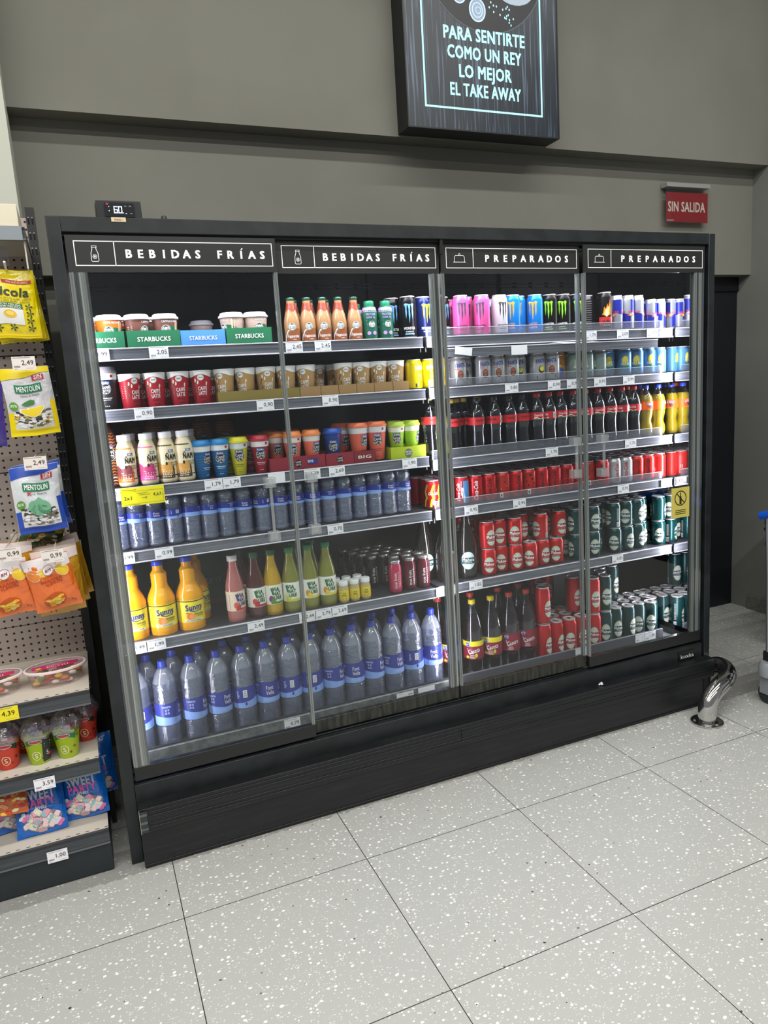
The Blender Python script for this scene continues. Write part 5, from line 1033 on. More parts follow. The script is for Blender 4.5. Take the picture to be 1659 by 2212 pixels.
# shopping basket trolleys: one at the right edge, one added out of view
def trolley(loc, rz, label):
    r = empty('basket_trolley', loc, rz, label, 'basket trolley', 'black basket trolleys')
    m = M('#15171b', .5); n = 5
    for k in range(n):
        z = .56+.068*k; b = MB(); w2, d2 = .165+.004*k, .23+.004*k
        b.box(-w2, w2, -d2, -d2+.004, z, z+.052, m).box(-w2, w2, d2-.004, d2, z, z+.052, m).box(-w2, -w2+.004, -d2+.004, d2-.004, z, z+.052, m).box(w2-.004, w2, -d2+.004, d2-.004, z, z+.052, m).box(-w2-.012, w2+.012, -d2-.012, -d2, z+.044, z+.058, m).box(-w2-.012, -w2, -d2, d2, z+.044, z+.058, m).box(w2, w2+.012, -d2, d2, z+.044, z+.058, m).box(-w2+.004, w2-.004, -d2+.004, d2-.004, z, z+.004, m)
        b.build('basket', r)
    MB().box(-.215, .215, -.21, .21, .19, .25, m).build('base', r, bevel=.006)
    MB().tube([(-.235, -.22, .885), (-.235, -.10, .92), (-.235, .0, .93), (-.235, .10, .92), (-.235, .22, .885)], .018, M('#1456c9', .35), 14).tube([(-.235, -.22, .885), (0, -.235, .885), (.235, -.22, .885)], .018, M('#1456c9', .35), 14).build('handle', r)
    MB().box(-.16, .16, -.21, .21, .53, .56, m).box(.14, .16, -.02, .02, .25, .53, m).box(-.16, -.14, -.02, .02, .25, .53, m).build('upper_frame', r)
    MB().tube([(-.205, .19, .25), (-.21, .195, .6), (-.22, .20, .88)], .009, m_steel, 10).build('stem', r)
    for sx in (-1, 1):
        for sy in (-1, 1):
            cm = M('#8f9399', .4); q = MB().lathe([(.034, .13), (.046, .14), (.046, .19), (.036, .205)], cm, 20, c=(sx*.205, sy*.18)).box(sx*.205-.022, sx*.205-.016, sy*.18-.03, sy*.18+.03, .05, .15, cm).box(sx*.205+.016, sx*.205+.022, sy*.18-.03, sy*.18+.03, .05, .15, cm); q.build('caster', r)
            wv = MB(); pr = [(.0, -.014), (.040, -.014), (.048, -.010), (.048, .010), (.040, .014), (0, .014)]
            wv.lathe(pr, M('#2a2c30', .6), 24); wv.v = [(z_+sx*.205, x_+sy*.18, y_+.048) for x_, y_, z_ in wv.v]; wv.build('wheel', r)
trolley((3.01, -.36, 0), 0, 'stack of black baskets with blue handle on grey casters at right edge')
trolley((3.66, .10, 0), 0, 'stack of black baskets added out of view to shade the floor by right wall')  # unseen trolley, put here to darken the floor at the back right

# ---------------------------------------------------------------- sweets gondola on the left
gd = empty('gondola_shelf', (-.50, .42, 0), 0, 'beige perforated gondola shelf unit with dark rails left of the cold cabinet', 'shelf unit')
def G(name, mb, par=gd, **kw):
    mb.v = [(x+.50, y-.42, z) for x, y, z in mb.v]; return mb.build(name, par, **kw)
pg = bpy.data.materials.new('perforated_beige_panel'); pg.use_nodes = True; t = pg.node_tree; b = t.nodes['Principled BSDF']
tc = N(t, 'ShaderNodeTexCoord'); sp_ = N(t, 'ShaderNodeSeparateXYZ'); t.links.new(tc.outputs['Object'], sp_.inputs[0])
fu = mathn(t, 'SUBTRACT', mathn(t, 'FRACT', mathn(t, 'MULTIPLY', mathn(t, 'ADD', sp_.outputs[0], .004), 40)), .5); fv = mathn(t, 'SUBTRACT', mathn(t, 'FRACT', mathn(t, 'MULTIPLY', sp_.outputs[2], 40)), .5)
rr = mathn(t, 'ADD', mathn(t, 'MULTIPLY', fu, fu), mathn(t, 'MULTIPLY', fv, fv)); hole = mathn(t, 'LESS_THAN', rr, .026)
mx = N(t, 'ShaderNodeMixRGB'); mx.inputs[1].default_value = lin('#a99c94'); mx.inputs[2].default_value = lin('#0c0b0b'); t.links.new(hole, mx.inputs[0]); t.links.new(mx.outputs[0], b.inputs['Base Color']); b.inputs['Roughness'].default_value = .55
m_beige = M('#b9ada2', .5); m_cream = M('#c9c1b4', .5); m_rail = noisy('dark_grey_rail', '#3f4347', '#4b4f53', 5, .4, .2, stretch=(1, 1, 40)); m_plinth = M('#20272a', .5)
for za, zb_ in ((.10, .7855), (.788, 1.342), (1.346, 1.742), (1.746, 2.20)): G('back_panel', MB().box(-.95, -.062, .42, .45, za, zb_, pg))
G('upright', MB().box(-.062, -.034, .418, .47, 0, 2.235, M('#1a1d1f', .45)).box(-.050, -.034, .30, .418, 0, .30, M('#1a1d1f', .45)))
for i in range(26):
    z = 2.18-.05*i; G('slot', MB().box(-.057, -.052, .4172, .418, z, z+.022, M('#050505', .9)).box(-.045, -.040, .4172, .418, z, z+.022, M('#050505', .9)).box(-.057, -.052, .4170, .4172, z+.020, z+.0235, M('#8f928f', .5)).box(-.045, -.040, .4170, .4172, z+.020, z+.0235, M('#8f928f', .5)))
def gshelf(z, yf, hr, name='shelf', dashes=True, mt=m_cream, x1=-.058):
    s = G(name, MB().box(-.95, x1, yf+.012, .42, z-.012, z, mt).box(-.95, x1, yf+.012, yf+.016, z-.035, z-.012, mt))
    G('front_rail', MB().box(-.95, x1, yf, yf+.012, z-hr, z-.001, m_rail).box(-.95, x1, yf-.003, yf, z-.006, z-.001, M('#2b2e30', .4)).box(-.95, x1, yf-.003, yf, z-hr, z-hr+.005, M('#6a6d70', .4, .3)), s)
    if dashes:
        q = MB()
        for i in range(30): q.box(-.94+.03*i, -.928+.03*i, yf+.018, yf+.021, z, z+.0004, M('#151515', .8))
        G('perforation_slats', q, s)
    return s
gshelf(.155, .0, .050, 'base_shelf'); G('plinth', MB().box(-.95, -.056, .004, .42, 0.004, .104, m_plinth), bevel=.003)
gshelf(.410, .0, .048); gshelf(.650, .0, .046)
ts = gshelf(2.086, .02, .038, 'top_shelf', False); G('ticket_rail', MB().box(-.95, -.066, .010, .020, 2.047, 2.086, M('#9aa0a6', .3, .4)), ts)
G('bracket', MB().box(-.066, -.062, .03, .42, 1.97, 2.075, m_cream), ts); G('grey_divider', MB().box(-.3, -.115, .10, .105, 1.99, 2.045, m_guard), ts)
def hook(x, z, yf=.03, price=None, lab='', tz=0, lab2='', dx=0):
    e = empty('peg_hook', (x, .42, z), 0, lab, 'peg hook', 'white peg hooks on the perforated panel'); m = M('#d6cbbd', .4)
    MB().tube([(0, 0, 0), (0, -.36, .0), (0, yf-.42, .014)], .0035, m, 8).build('rod', e); MB().box(-.02, .02, -.004, 0, -.016, .016, m).build('back_plate', e)
    if price:
        MB().tube([(0, 0, .022), (0, yf-.01-.42, .026+tz)], .002, m, 6).build('ticket_arm', e)
        ticket(x+dx, yf-.012, z+.026+tz-.02, price, lab2, wd=.064, ht=.040, col='#e6ddd6', group='price tickets on the peg hooks')
# soft bags
def foil(col):
    k = ('foil', col)
    if k in MATS: return MATS[k]
    m = bpy.data.materials.new('crinkled_foil_'+col.strip('#')); m.use_nodes = True; t = m.node_tree; b = t.nodes['Principled BSDF']
    b.inputs['Base Color'].default_value = lin(col); b.inputs['Roughness'].default_value = .26; b.inputs['Coat Weight'].default_value = .7; b.inputs['Coat Roughness'].default_value = .06
    tc = N(t, 'ShaderNodeTexCoord'); mp = N(t, 'ShaderNodeMapping'); mp.inputs['Scale'].default_value = (1, 1, .6); nz = N(t, 'ShaderNodeTexNoise'); nz.inputs['Scale'].default_value = 22; nz.inputs['Detail'].default_value = 3; nz.inputs['Distortion'].default_value = 1.2
    t.links.new(tc.outputs['Object'], mp.inputs[0]); t.links.new(mp.outputs[0], nz.inputs[0])
    bp = N(t, 'ShaderNodeBump'); bp.inputs['Strength'].default_value = .9; bp.inputs['Distance'].default_value = .008; t.links.new(nz.outputs[0], bp.inputs['Height']); t.links.new(bp.outputs[0], b.inputs['Normal']); t.links.new(bp.outputs[0], b.inputs['Coat Normal'])
    MATS[k] = m; return m
def bag(w_, h, dp, col, art, seal=.012, name='candy_bag', seed=0, back=None, hole=False):
    r = random.Random(seed); nx, nz_ = 16, 22; m = foil(col); ph = [r.uniform(0, 6) for _ in range(6)]
    def yy(u, v):   # u in -1..1, v in 0..1
        e = max(0, 1-abs(u)**3.2)*max(0, (sin(pi*min(max((v-seal/h)/(1-2*seal/h), 0), 1))))**.55
        cr_ = .10*sin(5*u+ph[0]+3*v)+.08*sin(9*v+ph[1]+2*u)+.06*sin(13*u*v+ph[2])
        return dp/2*e*(1+cr_*1.5)
    def xz(u, v): s_ = 1-.035*sin(pi*v); return (u*w_/2*s_+.004*sin(3*v+ph[3]), v*h+.003*sin(4*u+ph[4])*(1 if .1 < v < .9 else .5))
    e = proto(name); mb = MB(); n0 = (nx+1)*(nz_+1); vs = []; fs = []
    for sgn in (-1, 1):
        for j in range(nz_+1):
            for i in range(nx+1):
                u = -1+2*i/nx; v = j/nz_; x, z = xz(u, v); vs.append((x, sgn*(yy(u, v)+.0006), z))
    for s_ in (0, 1):
        for j in range(nz_):
            for i in range(nx): a = s_*n0+j*(nx+1)+i; q = (a, a+1, a+nx+2, a+nx+1); fs.append(q if s_ == 0 else q[::-1])
    mb.add(vs, fs, m, True)
    d = Dec(); art(d, w_, h)
    def fn(u, v, off):
        uu = max(-1, min(1, u/(w_/2))); vv = max(0, min(1, v/h)); x, z = xz(uu, vv); return (x, -(yy(uu, vv)+.0016+off*1.3), z)
    d.onto(mb, fn); mb.build('bag_body', e, sharp=60); return e
def rg(d, x0, z0, x1, z1, m, ly=1, n=8, top=None):   # gridded rectangle that follows a bulging surface
    for k in range(5):
        a, b_ = z0+(z1-z0)*k/5, z0+(z1-z0)*(k+1)/5; d.rect(x0, a, x1, b_, m, ly, n)
def pebbles(d, x0, z0, x1, z1, cols, n, s, seed, ly=2):
    r = random.Random(seed)
    for i in range(n):
        u, v = r.uniform(x0, x1), r.uniform(z0, z1); a = r.uniform(0, 3); L_ = s*r.uniform(.7, 1.3); W2 = L_*.5
        d.poly([(u+L_*cos(a+q)*(.9 if k % 2 else 1), v+W2*sin(a+q)+L_*.2*cos(a)) for k, q in enumerate((0, 1.05, 2.1, 3.14, 4.2, 5.2))], M(cols[i % len(cols)], .5), ly+(i % 3))
def ric_art(d, w_, h):
    g = M('#2b3a2c', .5); rg(d, -w_*.48, h*.03, w_*.48, h*.06, M('#e8c800'), 1)
    d.rect(-.02, h*.80, w_*.44, h*.85, M('#b8262c', .5), 2, 6); d.text('SIN AZUCARES', .022, h*.825, .0055, M('#f0d9c9'), w=.060, layer=3)
    d.text('Ricola', -.002, h*.68, .026, g, w=.105, bold=.07, shear=.15, layer=3); d.text('HIERBAS DE LOS ALPES SUIZOS', .0, h*.575, .0055, g, w=.110, layer=3, bold=.01); d.text('ERVAS DOS ALPES SUICOS', .0, h*.535, .0055, g, w=.100, layer=3, bold=.01)
    rg(d, -w_*.40, h*.20, w_*.20, h*.46, M('#e6e6e4', .5), 2); d.rect(-w_*.40, h*.43, w_*.20, h*.51, M('#3a6b40', .5), 3, 6); d.text('LIMON MELISA', -.012, h*.485, .006, M('#e9efe0'), w=.07, layer=4); d.text('LIMAO MELISSA', -.012, h*.45, .006, M('#e9efe0'), w=.07, layer=4)
    d.ell(-.010, h*.345, .018, .012, M('#eebf3c', .4), 3); d.ell(-.010, h*.35, .011, .006, M('#f5da7a', .4), 4)
    for u, v in ((.045, .46), (.046, .36), (.044, .26), (.045, .15), (-.005, .15), (-.045, .14)):
        for k in range(5): a = 1.26*k; d.poly([(u, h*v), (u+.009*cos(a-.3), h*v+.009*sin(a-.3)), (u+.012*cos(a), h*v+.012*sin(a)), (u+.009*cos(a+.3), h*v+.009*sin(a+.3))], M('#4f6b2c' if k % 2 else '#3a4a24'), 3)
def men_art(c1, lemon):
    def art(d, w_, h):
        m1 = M(c1, .35); n = 10
        d.strip([(-w_*.495+w_*.99*i/n, h*(.82+.10*i/n), h*.995) for i in range(n+1)], m1, 2)
        rg(d, -w_*.495, 0, w_*.495, h*.10, m1, 2); d.strip([(-w_*.495+w_*.12*i/2, h*.10, h*.34) for i in range(3)], m1, 2); d.strip([(w_*.40+w_*.095*i/2, h*.10, h*.50) for i in range(3)], m1, 2)
        rg(d, -w_*.38, h*.10, w_*.40, h*(.36), M('#d8d6d2', .5), 2); pebbles(d, -w_*.34, h*.13, w_*.36, h*.36, ('#4a4738', '#d9d9d9', '#6a6450', '#2f3030', '#c9a93c' if lemon else '#8d8f94', '#e8e8ea'), 120, .0075, 5 if lemon else 8, 3)
        rg(d, .018, h*.80, .052, h*.88, M('#c01c34', .45), 4, 4); d.text('SIN', .035, h*.85, .011, Wh, bold=.05, layer=6); d.text('AZUCAR', .035, h*.815, .004, Wh, layer=6)
        rg(d, -.038, h*.635, .040, h*.755, M('#187a4c', .4), 5, 8); d.text('MENTOLIN', .001, h*.695, .0165, Wh, w=.068, bold=.05, layer=7)
        if lemon:
            d.text('Limon & Melisa', .002, h*.60, .006, M('#5a5a5a'), w=.056, layer=4)
            for u, v, r in ((.012, .42, .026), (.004, .38, .026), (-.010, .40, .026)): d.ell(u, h*v, r, r*.8, M('#f3ecc0', .5), 7, a0=-pi*1.02, a1=.02); d.ell(u, h*v-.001, r*.85, r*.66, M('#e9cf2c', .5), 8, a0=-pi, a1=0)
            d.poly([(-.030, h*.46), (-.020, h*.50), (.0, h*.54), (.012, h*.52), (.010, h*.47), (-.01, h*.455)], M('#3a7a3a', .5), 9)
        else:
            d.text('E  tra  Fuerte', .002, h*.60, .006, M('#5a5a5a'), w=.056, layer=4); d.text('X', -.021, h*.60, .012, M('#c01c34'), bold=.06, layer=4)
            for u, v, a in ((-.018, .40, .6), (.004, .43, 0), (.022, .40, -.6), (0, .34, .2), (-.008, .36, 1.1), (.018, .35, -1)): d.poly([(u+.024*sin(a+q)*k_, h*v+.026*cos(a+q)*k_) for q, k_ in ((0, 1), (.6, .75), (1.4, .55), (2.6, .7), (3.6, .7), (4.9, .55), (5.7, .75))], M(('#5f9c78', '#76b08c', '#4a8a66')[int(v*100) % 3], .5), 8)
        d.ell(-w_*.36, h*.44, .013, .013, M('#5a9c2c', .5), 7, rings=1); d.text('85%', -w_*.36, h*.445, .008, Wh, bold=.04, layer=9)
    return art
def nar_art(d, w_, h):
    n = 12; d.strip([(-w_*.495+w_*.99*i/n, h*(.80-.07*sin(pi*i/n)), h*.995) for i in range(n+1)], M('#e3dcdc', .35), 3)
    y_ = M('#e9c52c', .4); o_ = M('#f08a3c', .4)
    for u in (-.046, .040): d.ell(u, h*.72, .020, .020, y_ if u > 0 else o_, 2); d.ring(u, h*.72, .020, .020, .002, M('#f6c9a0'), 4)
    d.ell(-.018, h*.74, .015, .012, y_, 2); d.ell(0, h*.76, .0165, .0165, M('#eee6e6', .4), 4); d.ring(0, h*.76, .016, .016, .0012, M('#7a2c2c'), 5); d.text('BM', 0, h*.76, .0095, M('#8c1f2c'), w=.019, shear=.2, bold=.05, layer=6)
    r_ = M('#b3401f', .5); d.text('CARAMELOS', 0, h*.645, .006, r_, w=.040, layer=4); d.text('NARANJA', 0, h*.585, .0098, r_, w=.066, bold=.06, layer=4); d.text('+LIMON', .004, h*.520, .0098, r_, w=.052, bold=.06, layer=4)
    d.ell(-.006, h*.20, .034, h*.14, M('#c4551f', .5), 3); pebbles(d, -.030, h*.12, .018, h*.25, ('#f2c63a', '#f4dc7a', '#ee9a2c', '#e8b02c'), 26, .0085, 3, 4); d.text('70 g', .046, h*.12, .006, M('#7a2c1c'), layer=4)
def hon_art(d, w_, h):
    n = 12; d.strip([(-w_*.495+w_*.99*i/n, h*(.84-.03*sin(pi*i/n)), h*.995) for i in range(n+1)], M('#e0d4d0', .35), 3)
    d.ell(.0, h*.25, .036, h*.13, M('#a8623a', .5), 3); pebbles(d, -.026, h*.2, .026, h*.33, ('#b58a3a', '#c49c52', '#8c6428'), 20, .009, 9, 4); d.ell(.03, h*.20, .015, .011, M('#dccb5a'), 6)
    for u in (-.048, -.032): d.line([(u+.01, h*.04), (u, h*.2)], .003, M('#7a4a1c'), 4); d.ell(u, h*.24, .006, .012, M('#8c5a24'), 4)
    d.text('16% miel', .045, h*.32, .007, M('#8a5a1c'), w=.026, layer=4)
def swe_art(d, w_, h):
    bl = M('#0d4fa8', .3); d.ell(.0, h*.74, .024, .014, M('#b9c4d2', .4), 3); d.text('BM', 0, h*.74, .009, bl, layer=4, bold=.04)
    d.text('SWEET', .004, h*.585, .031, M('#c9ccd8', .4), w=w_*.62, bold=.09, layer=3, rot=.05); d.text('PARTY', .004, h*.465, .025, M('#e05fa8', .4), w=w_*.58, bold=.09, layer=3, rot=.05)
    rg(d, -w_*.22, h*.375, w_*.24, h*.408, M('#3f7fd0', .4), 3, 6); d.text('NVBES', .004, h*.391, .010, Wh, w=.034, bold=.03, layer=5)
    d.ell(.006, h*.205, w_*.37, h*.145, M('#8f7f86', .5), 2, n=20)
    r = random.Random(4)
    for i in range(30):
        a = r.uniform(0, 6.28); q = r.uniform(0, 1)**.5; u, v = .006+w_*.35*q*cos(a), h*.205+h*.13*q*sin(a)
        c_, c2 = (('#f0b9c6', '#c98c9c'), ('#f4ecd6', '#c9bfa2'), ('#efa9bb', '#c47f92'), ('#f3dfe0', '#cdb0b2'), ('#9cc4cc', '#74a0a8'))[(i*3) % 5]; a = r.uniform(0, 3.1)
        for q, (cc, gr_) in enumerate(((c2, 1.12), (c_, 1.0))): d.poly([(u+gr_*(.0135*cos(t_)*abs(cos(t_))**.0*cos(a)-.0095*sin(t_)*sin(a))*(1.15 if k_ % 2 else .95), v-(.0012 if q == 0 else 0)+gr_*(.0135*cos(t_)*sin(a)+.0095*sin(t_)*cos(a))*(1.15 if k_ % 2 else .95)) for k_, t_ in enumerate([2*pi*j/8 for j in range(8)])], M(cc, .6), 3+2*(i % 4)+q)  # darker copy set slightly lower paints a shadow under each marshmallow
    for u, v in ((-.052, .29), (.054, .12)):
        for k in range(4): d.ell(u+.009*cos(k*1.6), h*v+.008*sin(k*1.6), .008, .007, M('#dfe3ef', .5) if k % 3 else M('#e879b8', .5), 12, n=10, rings=1)
def hang(pr, x, y, z, rz=0, ry=0, rx=0, label='', grp=None):
    o = put(pr, x, y, z, rz, label, 'candy bag', grp); o.rotation_euler = (rx, ry, rz); return o
P['ric'] = bag(.140, .200, .030, '#ecd400', ric_art, seed=1)
for i, (x, y, z, ry) in enumerate([(-.126, .085, 1.775, .03), (-.116, .125, 1.772, -.02), (-.108, .165, 1.768, -.05)]): hang(P['ric'], x, y, z, 0, ry, 0, 'yellow herb sweets bag on the top peg hook, %s' % ('frontmost', 'second back', 'third back')[i], 'yellow bags on the top hook')
P['ml'] = bag(.142, .208, .032, '#d9d6dc', men_art('#e9d000', True), seed=2); P['mf'] = bag(.142, .212, .036, '#dcdfe4', men_art('#2c4fb0', False), seed=3)
hang(P['ml'], -.110, .085, 1.478, 0, -.04, 0, 'white and yellow lemon mint candy bag hanging on the middle hook')
hang(P['mf'], -.122, .085, 1.172, 0, -.05, 0, 'white and blue extra strong mint candy bag hanging below the lemon one'); hang(P['mf'], -.110, .13, 1.178, 0, -.08, 0, 'blue mint candy bag hidden behind the front blue mint one')
P['pur'] = bag(.13, .20, .030, '#3c2a7c', lambda d, w_, h: [rg(d, -w_*.3, h*.55, w_*.3, h*.9, M('#d9d6e2', .5), 2), d.text('MENTA', 0, h*.7, .014, M('#3c2a7c'), layer=4, bold=.04, w=.06)], seed=6)
hang(P['pur'], -.262, .085, 1.458, 0, .10, 0, 'purple candy bag cut off by the left photo edge')
P['nar'] = bag(.138, .180, .045, '#e8702a', nar_art, seed=4); P['hon'] = bag(.140, .215, .035, '#d9a02a', hon_art, seed=5)
hang(P['nar'], -.112, .05, .924, 0, -.12, .08, 'orange citrus candy bag hanging in front at the lower right hook', 'citrus candy bags'); hang(P['nar'], -.245, .06, .925, 0, -.05, .05, 'orange citrus candy bag hanging at the lower left hook', 'citrus candy bags')
for i, (x, y, z, ry) in enumerate([(-.100, .10, .895, -.06), (-.085, .15, .905, -.14), (-.070, .20, .915, -.17), (-.092, .25, .885, -.03)]): hang(P['hon'], x, y, z, 0, ry, 0, 'yellow honey candy bag behind the orange one, %s' % ('first behind', 'second behind', 'third behind', 'farthest back')[i], 'honey candy bags')
hang(P['hon'], -.255, .13, .93, 0, .06, 0, 'yellow honey candy bag behind the lower left orange bag')
P['lem'] = bag(.13, .10, .04, '#3a5a34', lambda d, w_, h: pebbles(d, -w_*.4, h*.1, w_*.4, h*.9, ('#d9a82c', '#e9e6df', '#2f6b35', '#6a5a3a'), 30, .012, 11), seed=9)
hang(P['lem'], -.155, .20, 1.095, 0, .25, .2, 'crumpled green and yellow bag behind the lower price tickets')
P['swt'] = bag(.158, .222, .060, '#0f66c4', swe_art, seed=7)
for i, (x, y, z, rx, ry, rz) in enumerate([(-.262, .075, .158, -.42, -.03, .0), (-.128, .11, .158, -.30, -.06, -.1), (-.345, .14, .158, -.30, .06, .2), (-.225, .23, .158, -.2, .0, .1), (-.095, .25, .158, -.12, .0, 0)]):
    hang(P['swt'], x, y, z, rz, ry, rx, 'blue marshmallow bag on the base shelf, %s' % ('nearest the front edge', 'upright at the right end', 'cut off at the left', 'leaning behind the front one', 'at the back by the upright')[i], 'blue marshmallow bags')
P['gum'] = bag(.12, .10, .05, '#c9622c', lambda d, w_, h: pebbles(d, -w_*.45, h*.05, w_*.45, h*.95, ('#e0552c', '#f0c23a', '#e8a070', '#c23a2c', '#f2e2b0'), 50, .010, 12), seed=10)
hang(P['gum'], -.355, .06, .262, 0, .1, -.5, 'small orange gummy bag lying on top of the blue bags at the left')
P['grn'] = bag(.12, .15, .04, '#2f9c2c', lambda d, w_, h: [rg(d, -w_*.4, h*.15, w_*.4, h*.4, M('#5cc23a', .4), 2), pebbles(d, .0, h*.4, w_*.4, h*.8, ('#c9d9a0', '#1f7a2c'), 10, .010, 13)], seed=12)
hang(P['grn'], -.190, .06, 2.087, 0, .05, 0, 'bright green bag standing on the very top shelf at the left')
o = MB().box(-.030, .030, 0, .22, 0, .070, M('#dbd3bd', .6)).build('carton_box', None, (-.103, .05, 2.0865), bevel=.002); tag(o, 'plain cream cardboard box on the very top shelf', 'box')
hook(-.125, 1.975, .03, None, 'white peg hook holding the yellow herb sweets bags'); hook(-.112, 1.69, .04, '2,49', 'white peg hook above the lemon mint bag', .0, 'price ticket reading 2,49 above the white and yellow lemon mint bag')
hook(-.120, 1.385, .04, '2,49', 'white peg hook above the blue mint bag', .004, 'price ticket reading 2,49 above the white and blue mint bag'); hook(-.100, 1.10, .01, '0,99', 'white peg hook holding the orange and honey bags', .0, 'price ticket reading 0,99 above the right orange citrus bag', -.008)
hook(-.235, 1.11, .01, '0,99', 'white peg hook holding the lower left orange bag', .012, 'price ticket reading 0,99 above the left orange citrus bag', .01)
ticket(-.226, -.0035, .371, '3,59', 'white price ticket reading 3,59 on the gondola shelf under the party cups', group='gondola rail tickets'); ticket(-.221, -.0035, .112, '1,00', 'white price ticket reading 1,00 on the gondola base shelf rail', group='gondola rail tickets')
ticket(-.310, -.0035, .628, '4,39', 'yellow price ticket reading 4,39 on the gondola shelf under the candy tubs', wd=.085, ht=.045, col='#efe01f', group='gondola rail tickets')

# oval candy tubs
def tub():
    e = proto('candy_tub'); m_t = clear('clear_tub_plastic', '#faf4f4', base=.05, edge=.25, rough=.06, body='#e6dada', bodyfac=.06)
    def oval(prof, m, n=40, caps=True):
        b = MB(); b.lathe(prof, m, n, caps=caps); b.v = [(x, y*.62, z) for x, y, z in b.v]; return b
    oval([(.074, 0), (.078, .003), (.090, .052)], m_t, caps=False).build('tub_body', e)
    oval([(.090, .052), (.097, .052), (.098, .058), (.095, .061), (.090, .060)], M('#e6d2d2', .35), caps=False).build('lid_rim', e)
    ld = oval([(.090, .0585), (.0, .0585)], m_t, caps=False); d = Dec(); pk = M('#cf1f5a', .4)
    d.strip([(-.072+.144*i/12, -.012+.010*abs(i-6)/6*0-.004, .022-.010*(abs(i-6)/6)**2) for i in range(13)], pk, 1); d.strip([(-.07+.14*i/12, -.019, -.0165) for i in range(13)], M('#6a6ac9', .4), 1)
    d.text('HARIBO', -.006, .006, .017, Wh, w=.066, bold=.08, layer=3); d.text('HARIBO', -.006, .006, .015, pk, w=.062, bold=.02, layer=4); d.text('GOLDBAREN', .0, -.010, .0055, Wh, w=.05, bold=.03, layer=3); d.ell(.052, .006, .009, .008, M('#e9b92c', .5), 3)
    rt = .35; d.onto(ld, lambda u, v, off: (-(u*cos(rt*0)), -v*1.0, .0592+off)); ld.build('lid_film', e)
    r = random.Random(21)
    for i in range(60):
        a = r.uniform(0, 6.28); q = r.uniform(.35, .93)**.5; u, v, z = .074*q*cos(a), .074*q*sin(a)*.62, r.uniform(.006, .046)
        c_ = ('#d9433c', '#eec53a', '#5f9c4a', '#e89a9a', '#f1e3dc', '#e8833a', '#b8404a')[i % 7]
        g_ = MB().lathe([(.003, -.005), (.010, -.003), (.011, .002), (.006, .006)], M(c_, .5), 8); g_.v = [(x*1.2+u, y*.8+v, z_+z) for x, y, z_ in g_.v]
        if i < 40: (g_.build('gummy_sweet', e))
    return e
P['tub'] = tub()
put(P['tub'], -.155, .135, .6505, .10, 'clear oval tub of mixed gummies with pink lid label, right one', 'candy tub', 'oval candy tubs'); put(P['tub'], -.350, .135, .6505, .10, 'clear oval tub of mixed gummies with pink lid label, cut off at left', 'candy tub', 'oval candy tubs')
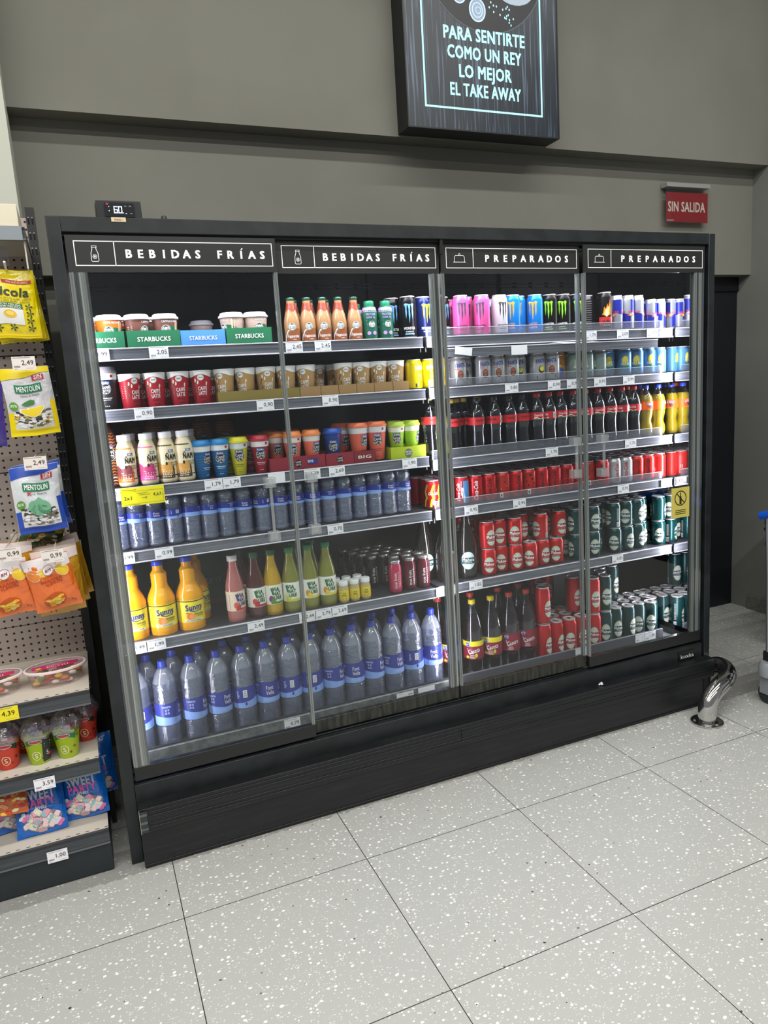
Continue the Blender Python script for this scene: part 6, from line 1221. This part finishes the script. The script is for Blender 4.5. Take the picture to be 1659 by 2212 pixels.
# party cups wrapped in foil
def pcup(col, band, dark=False, seed=0):
    e = proto('party_cup'); pf = [(.029, 0), (.031, .003), (.043, .098), (.0445, .101)]
    b = MB().lathe(pf, M(col, .35), 28); d = Dec(); g = M(band, .45)
    d.strip([(-.042+.066*i/10, .066+.012*sin(i/10*pi), .086+.014*sin(i/10*pi)) for i in range(11)], g, 1); d.ell(-.012, .084, .019, .0065, M('#c23a4a', .4), 2); d.ring(-.012, .084, .019, .0065, .0012, Wh, 3)
    skn = M('#d99a78', .5); d.poly([(.020+.007*cos(pi/2+k*pi/5)*(1 if k % 2 == 0 else .45), .040+.007*sin(pi/2+k*pi/5)*(1 if k % 2 == 0 else .45)) for k in range(10)], M('#b83a2c' if col != '#d8402e' else '#2a2a2a'), 2)
    d.line([(.030, .088), (.030, .074)], .0016, m_ink, 2); d.line([(.025, .079), (.027, .074), (.030, .0725), (.033, .074), (.035, .079)], .0014, m_ink, 2); d.ring(-.014, .034, .014, .016, .0022, M('#f0e6c9', .5), 2); d.text('S', -.014, .034, .016, M('#f0e6c9', .5), bold=.05, layer=2); d.ell(.006, .022, .004, .004, M('#8c3a2c'), 2)
    if dark: d.strip([(.006+.04*i/5, .008, .094) for i in range(6)], M('#2b2f33', .4), 3); d.text('5', .022, .038, .014, Wh, layer=5); d.ell(.032, .030, .009, .006, M('#c23a6a'), 4); d.rect(.012, .070, .036, .074, Wh, 4); d.rect(.012, .062, .034, .064, Wh, 4)
    d.onto(b, wrap(pf, .037)); b.build('cup_body', e)
    r = random.Random(seed)
    for i in range(22):
        a = r.uniform(0, 6.28); q = r.uniform(0, .034); c_ = ('#7a3a8c', '#c9557a', '#5a6ab0', '#e6e0ea', '#3a3f44', '#b9463c')[i % 6]; z0 = .104+r.uniform(0, .030)*(1-q/.04)
        bx_ = MB().box(-.009, .009, -.004, .004, -.005, .005, M(c_, .3)); R_ = Matrix.Rotation(r.uniform(0, 3), 3, 'Z') @ Matrix.Rotation(r.uniform(-.8, .8), 3, 'X'); bx_.v = [tuple(R_ @ Vector(p)+Vector((q*cos(a), q*sin(a), z0))) for p in bx_.v]; bx_.build('wrapped_sweet', e, bevel=.001)
    fo = MB(); n = 28; pr = [(.047, .090), (.050, .104), (.048, .125), (.036, .148), (.018, .160), (.012, .166), (.020, .178), (.024, .186)]
    vs = []; fs = []
    for j, (rr_, z) in enumerate(pr):
        for i in range(n): a = 2*pi*i/n; q = rr_*(1+.07*sin(5*a+j)+.05*sin(9*a+2*j+seed)); vs.append((q*sin(a), -q*cos(a), z+.002*sin(7*a+j)))
    for j in range(len(pr)-1):
        for i in range(n): i2 = (i+1) % n; fs.append((j*n+i, j*n+i2, (j+1)*n+i2, (j+1)*n+i))
    fo.add(vs, fs, m_cello, True); fo.build('foil_wrap', e, sharp=25)
    MB().lathe([(.0125, .163), (.014, .165), (.014, .169), (.0125, .171)], M('#b8202c', .4), 14, caps=False).build('ribbon', e)
    return e
P['pr'] = pcup('#d8402e', '#23302c', seed=1); P['pg'] = pcup('#a9c41c', '#2f7a4c', seed=2); P['pgd'] = pcup('#a9c41c', '#2f7a4c', True, seed=3)
gp = 'party cups of sweets'
for k, x, y, rz, lab in [('pr', -.330, .10, .3, 'red party cup of sweets in clear wrap, left one'), ('pgd', -.236, .085, .2, 'lime party cup with dark tag and clear wrap'), ('pg', -.148, .085, .1, 'lime party cup of sweets in clear wrap, without tag'), ('pr', -.090, .185, .2, 'red party cup of sweets in clear wrap at the right end'), ('pr', -.285, .20, .2, 'red party cup in the back row, left'), ('pg', -.190, .20, .6, 'lime party cup in the back row, middle'), ('pr', -.105, .29, 1.0, 'red party cup in the far back at the right'), ('pg', -.420, .10, .1, 'lime party cup cut off by the left photo edge')]:
    put(P[k], x, y, .4105, rz, lab, 'party cup', gp)
o = MB().box(-.22, .22, 0, .006, 0, .10, M('#6f9ac9', .5)).box(-.22, .22, -.0005, 0, .0, .045, M('#3c4a5a', .5)).build('display_carton', None, (-.285, .30, .4105)); o.location = (-.285, .385, .4105); tag(o, 'blue and dark display carton standing behind the party cups', 'carton')
